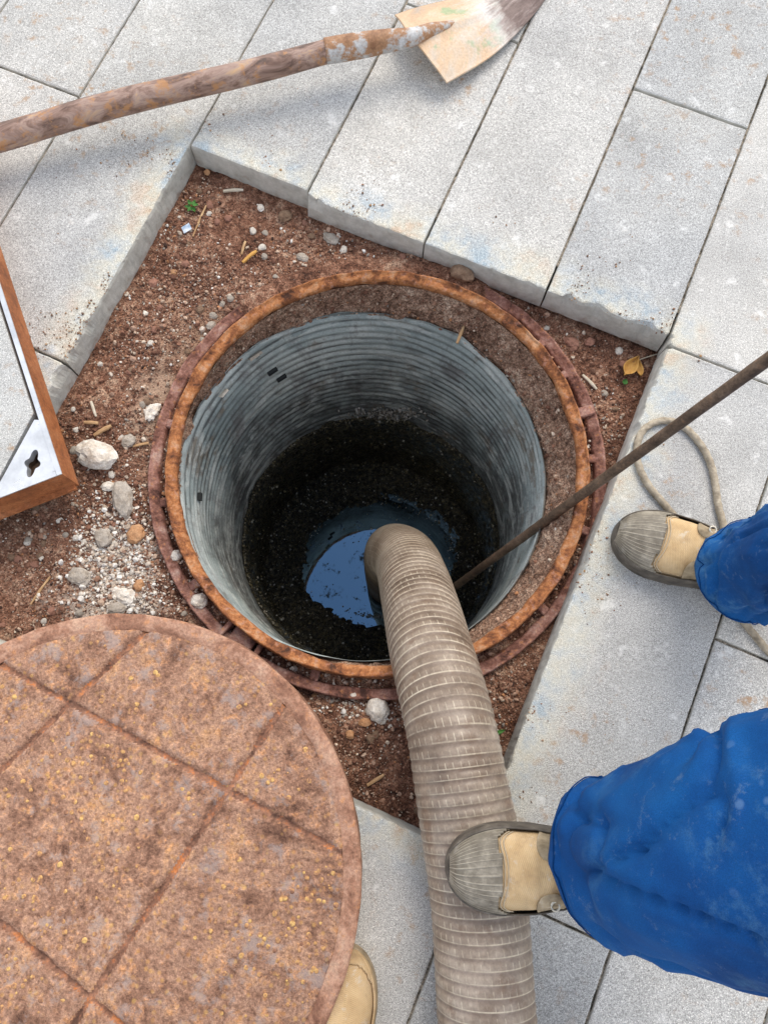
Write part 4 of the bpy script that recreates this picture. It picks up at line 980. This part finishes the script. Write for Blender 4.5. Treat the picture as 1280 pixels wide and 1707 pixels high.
def upper_body(root, pel, chest, neck, head, sho, elb, hand, hips, knees, anks):
    pel, chest, neck, head = map(Vector, (pel, chest, neck, head))
    nodes = [(pel, .11), (chest, .12), (neck, .05), (neck.lerp(head, .25), .052), (head - Vector((0, 0, .045)), .085), (head + Vector((0, 0, .03)), .105), (head + Vector((0, 0, .10)), .085)]
    ed = [(0, 1), (1, 2), (2, 3), (3, 4), (4, 5), (5, 6)]
    for k in (0, 1):
        b = len(nodes); S_, E2, H_ = Vector(sho[k]), Vector(elb[k]), Vector(hand[k]); dd = (H_ - E2).normalized(); sd2 = dd.cross(Vector((0, 0, 1))).normalized()
        nodes += [(S_, .05), (E2, .036), (H_, .026), (H_ + dd * .05, (.036, .018))]; ed += [(1, b), (b, b + 1), (b + 1, b + 2), (b + 2, b + 3)]
        for m_ in range(4):
            o_ = (m_ - 1.5) * .019; f0 = len(nodes); pp = H_ + dd * .085 + sd2 * o_
            nodes += [(pp, .009), (pp + dd * (.032 - .004 * abs(m_ - 1.3)) - Vector((0, 0, .014)), .0085), (pp + dd * .038 - Vector((0, 0, .038)), .0075)]; ed += [(b + 3, f0), (f0, f0 + 1), (f0 + 1, f0 + 2)]
        f0 = len(nodes); nodes += [(H_ + dd * .045 + sd2 * .045, .010), (H_ + dd * .075 + sd2 * .055 - Vector((0, 0, .015)), .009)]; ed += [(b + 2, f0), (f0, f0 + 1)]
        h_ = len(nodes); nodes += [(Vector(hips[k]), .075), (Vector(knees[k]), .05), (Vector(anks[k]), .034)]; ed += [(0, h_), (h_, h_ + 1), (h_ + 1, h_ + 2)]
    skinned('body', nodes, ed, 'skin', root)
    jn = [(pel - Vector((0, 0, .16)), .21), (pel.lerp(chest, .3), .20), (chest, .18), (chest.lerp(neck, .7), .085)]; je = [(0, 1), (1, 2), (2, 3)]
    for k in (0, 1):
        b = len(jn); jn += [(Vector(sho[k]), .075), (Vector(elb[k]), .06), (Vector(elb[k]).lerp(Vector(hand[k]), .88), .045)]; je += [(2, b), (b, b + 1), (b + 1, b + 2)]
    skinned('jacket', jn, je, 'blue_cloth', root)
    rg_ = [[(head.x + .088 * math.cos(b) * math.sin(a), head.y + .096 * math.cos(b) * math.cos(a), head.z + .035 + .105 * math.sin(b) + .006 * N3(a * 3, b * 5, 1.)) for a in np.linspace(0, 2 * math.pi, 28, endpoint=False)] for b in np.linspace(-.25, 1.5, 10)]
    v_, f_ = loft(rg_, True, False, True); obj('hair', v_, f_, 'hair', root)

per1 = empty('person', (.50, 0, 0), 'worker in blue trousers and tan canvas shoes standing with one foot on the hose', 'person')
shoe(per1, (.597, .203, .001), R(159))
shoe(per1, (.296, -.240, .136), R(178), R(2))
trouser(per1, [(.590, .190, .078, .080, .080), (.594, .188, .17, .080, .082), (.602, .186, .32, .082, .088), (.635, .185, .50, .090, .095), (.675, .150, .70, .10, .105), (.70, .115, .93, .115, .12)], 2.)
trouser(per1, [(.300, -.212, .236, .096, .086), (.316, -.199, .31, .103, .092), (.350, -.174, .43, .118, .108), (.425, -.138, .56, .132, .120), (.53, -.07, .75, .128, .12), (.64, -.02, .94, .115, .12)], 11.)
hd = bp + bdir * ((.80 - bp.z) / bdir.z)
upper_body(per1, (.68, .05, .98), (.66, .08, 1.30), (.63, .10, 1.50), (.58, .11, 1.62), [(.66, .28, 1.38), (.66, -.12, 1.38)], [(.68, .50, 1.14), (.60, -.20, 1.12)], [hd, (.46, -.12, .98)],
           [(.70, .12, .92), (.65, -.03, .92)], [(.635, .185, .50), (.425, -.158, .57)], [(.583, .2, .09), (.29, -.225, .25)])
per2 = empty('person', (-.08, -.66, 0), 'person whose tan shoe toe shows beside the round rusty cover', 'person')
t0 = P(584, 1582, .02); ax2 = (t0 - P(556, 1752, .02)).normalized(); hd2 = math.atan2(ax2.y, ax2.x)
o2 = t0 - ax2 * .206
shoe(per2, (o2.x, o2.y, .001), hd2, capped=False)
o3 = (o2.x - .21, o2.y - .24)
shoe(per2, (o3[0], o3[1], .001), R(98), capped=False)
for k, (ox, oy) in enumerate(((o2.x, o2.y), o3)):
    s_ = (-1, 1)[k]
    trouser(per2, [(ox, oy - .01, .075, .078, .082), (ox, oy - .02, .3, .08, .085), (ox, oy - .04, .52, .085, .09), (-.15 + (.08, -.09)[k], -.86, .94, .11, .12)], 21. + k * 5)
upper_body(per2, (-.15, -.88, .98), (-.13, -.88, 1.32), (-.11, -.86, 1.52), (-.09, -.82, 1.64), [(.06, -.87, 1.40), (-.32, -.87, 1.40)], [(.13, -.70, 1.16), (-.38, -.68, 1.16)], [(.06, -.40, 1.30), (-.14, -.40, 1.30)],
           [(-.06, -.86, .92), (-.24, -.86, .92)], [(o2.x, o2.y - .04, .52), (o3[0], o3[1] - .04, .52)], [(o2.x, o2.y - .01, .09), (o3[0], o3[1] - .01, .09)])

# ------------------------------------------------------------------ litter on the soil
def stick(a, b, wd, mat, lab, cat='stick', lift=.003, z=None):
    p, q = P(*a, -.06), P(*b, -.06); p.z = (soil_z(p.x, p.y) if z is None else z) + lift; q.z = (soil_z(q.x, q.y) if z is None else z) + lift + .002
    m_ = (p + q) / 2 + Vector((0, 0, .0015)); v, f = tube([(*p, wd * .8), (*m_, wd), (*q, wd * .7)], 0, 8, .004, lambda s_, an: wd * .25 * N3(s_ * 90, math.cos(an), math.sin(an)))
    tag(obj('stick', v, f, mat, None, origin=(p + q) / 2, smooth=False), lab, cat, 'bits of stick and straw on the soil')
stick((405, 439), (428, 420), .0042, 'straw_orange', 'bright orange flat stick on the upper left soil')
stick((403, 425), (410, 405), .003, 'straw', 'short brown stick just above the bright orange stick')
stick((374, 323), (407, 321), .0038, 'straw_pale', 'pale broken twig near the top corner of the soil')
stick((765, 556), (777, 527), .0035, 'straw', 'short tan stick resting on the mortar inside the ring top', z=-.105)
stick((974, 620), (997, 645), .0036, 'straw_pale', 'pale straight splinter just outside the ring at the right')
stick((160, 728), (189, 713), .0046, 'straw', 'tan wood splinter above the large whitish stone')
stick((145, 708), (168, 709), .0040, 'straw', 'small tan chip left of the tan wood splinter')
stick((222, 745), (246, 737), .0032, 'straw', 'thin yellowish splinter between the grey stone and the ring')
stick((155, 672), (163, 697), .0030, 'straw_pale', 'short pale splinter beside the left paver edge')
stick((54, 1008), (86, 962), .0026, 'straw', 'thin dry root above the round cover at the far left')
stick((1066, 597), (1104, 584), .0014, 'straw_pale', 'thin dry stalk leading from the yellow leaf to the paver corner')
stick((612, 1310), (640, 1292), .0034, 'straw', 'reddish wood splinter between the round cover and the hose')
stick((322, 395), (345, 345), .0022, 'straw', 'thin dry stem beside the green sprout')
def leaf(px, py, l, wd, rot, mat, name, lab, cat, curl=.6, lift=.006, z=None, par=None):
    c = P(px, py, -.06); z0 = (soil_z(c.x, c.y) if z is None else z) + lift; V_, F_ = [], []; n1, n2 = 13, 9
    for i in range(n1):
        t_ = i / (n1 - 1); w_ = wd * math.sin(math.pi * min(.985, max(.02, t_ ** .8)))
        for j in range(n2):
            s_ = -1 + 2 * j / (n2 - 1); x = (t_ - .5) * l; y = s_ * w_ / 2
            zz = curl * wd * .45 * s_ * s_ + curl * l * .35 * (t_ - .5) ** 2 + .0012 * N3(t_ * 6, s_ * 3, px)
            V_.append((c.x + x * math.cos(rot) - y * math.sin(rot), c.y + x * math.sin(rot) + y * math.cos(rot), z0 + zz))
    for i in range(n1 - 1):
        for j in range(n2 - 1): F_.append((i * n2 + j, (i + 1) * n2 + j, (i + 1) * n2 + j + 1, i * n2 + j + 1))
    o = obj(name, V_, F_, mat, par, origin=None if par else (c.x, c.y, z0 - lift))
    md = o.modifiers.new('thick', 'SOLIDIFY'); md.thickness = .0006
    if lab: tag(o, lab, cat)
    return o
leaf(1052, 610, .046, .026, R(52), 'leaf_yellow', 'dry_leaf', 'curled yellow dry leaf in the right corner of the soil', 'leaf', .9)
leaf(1066, 612, .034, .014, R(95), 'leaf_yellow', 'dry_leaf', 'narrow folded brown leaf touching the curled yellow leaf', 'leaf', .9, .007)
leaf(1045, 632, .012, .010, R(70), 'leaf_green', 'green_leaf', 'tiny bright green leaf scrap below the yellow leaf', 'leaf', .3)
leaf(833, 1221, .020, .007, R(20), 'leaf_green', 'green_leaf', 'small green leaf blade between the hose and the right pavers', 'leaf', .3)
c = P(321, 347, -.06)
sp_ = empty('weed_sprout', (c.x, c.y, soil_z(c.x, c.y)), 'tiny green weed sprout near the top left edge of the soil', 'plant')
for k in range(6): leaf(321 + 7 * math.cos(k * 1.05), 347 + 6 * math.sin(k * 1.05), .012, .007, -k * 1.05, 'leaf_green', 'leaf', None, None, .5, .008, par=sp_)
V_, f_ = box(P(311, 380, -.052), Vector((.008, .004, .002)), Vector((-.003, .006, .001)), Vector((0, 0, .0008)))
tag(obj('plastic_scrap', V_, f_, 'plastic_scrap', None, origin=P(311, 380, -.054), smooth=False), 'small pale blue plastic scrap by the left paver edge', 'scrap')
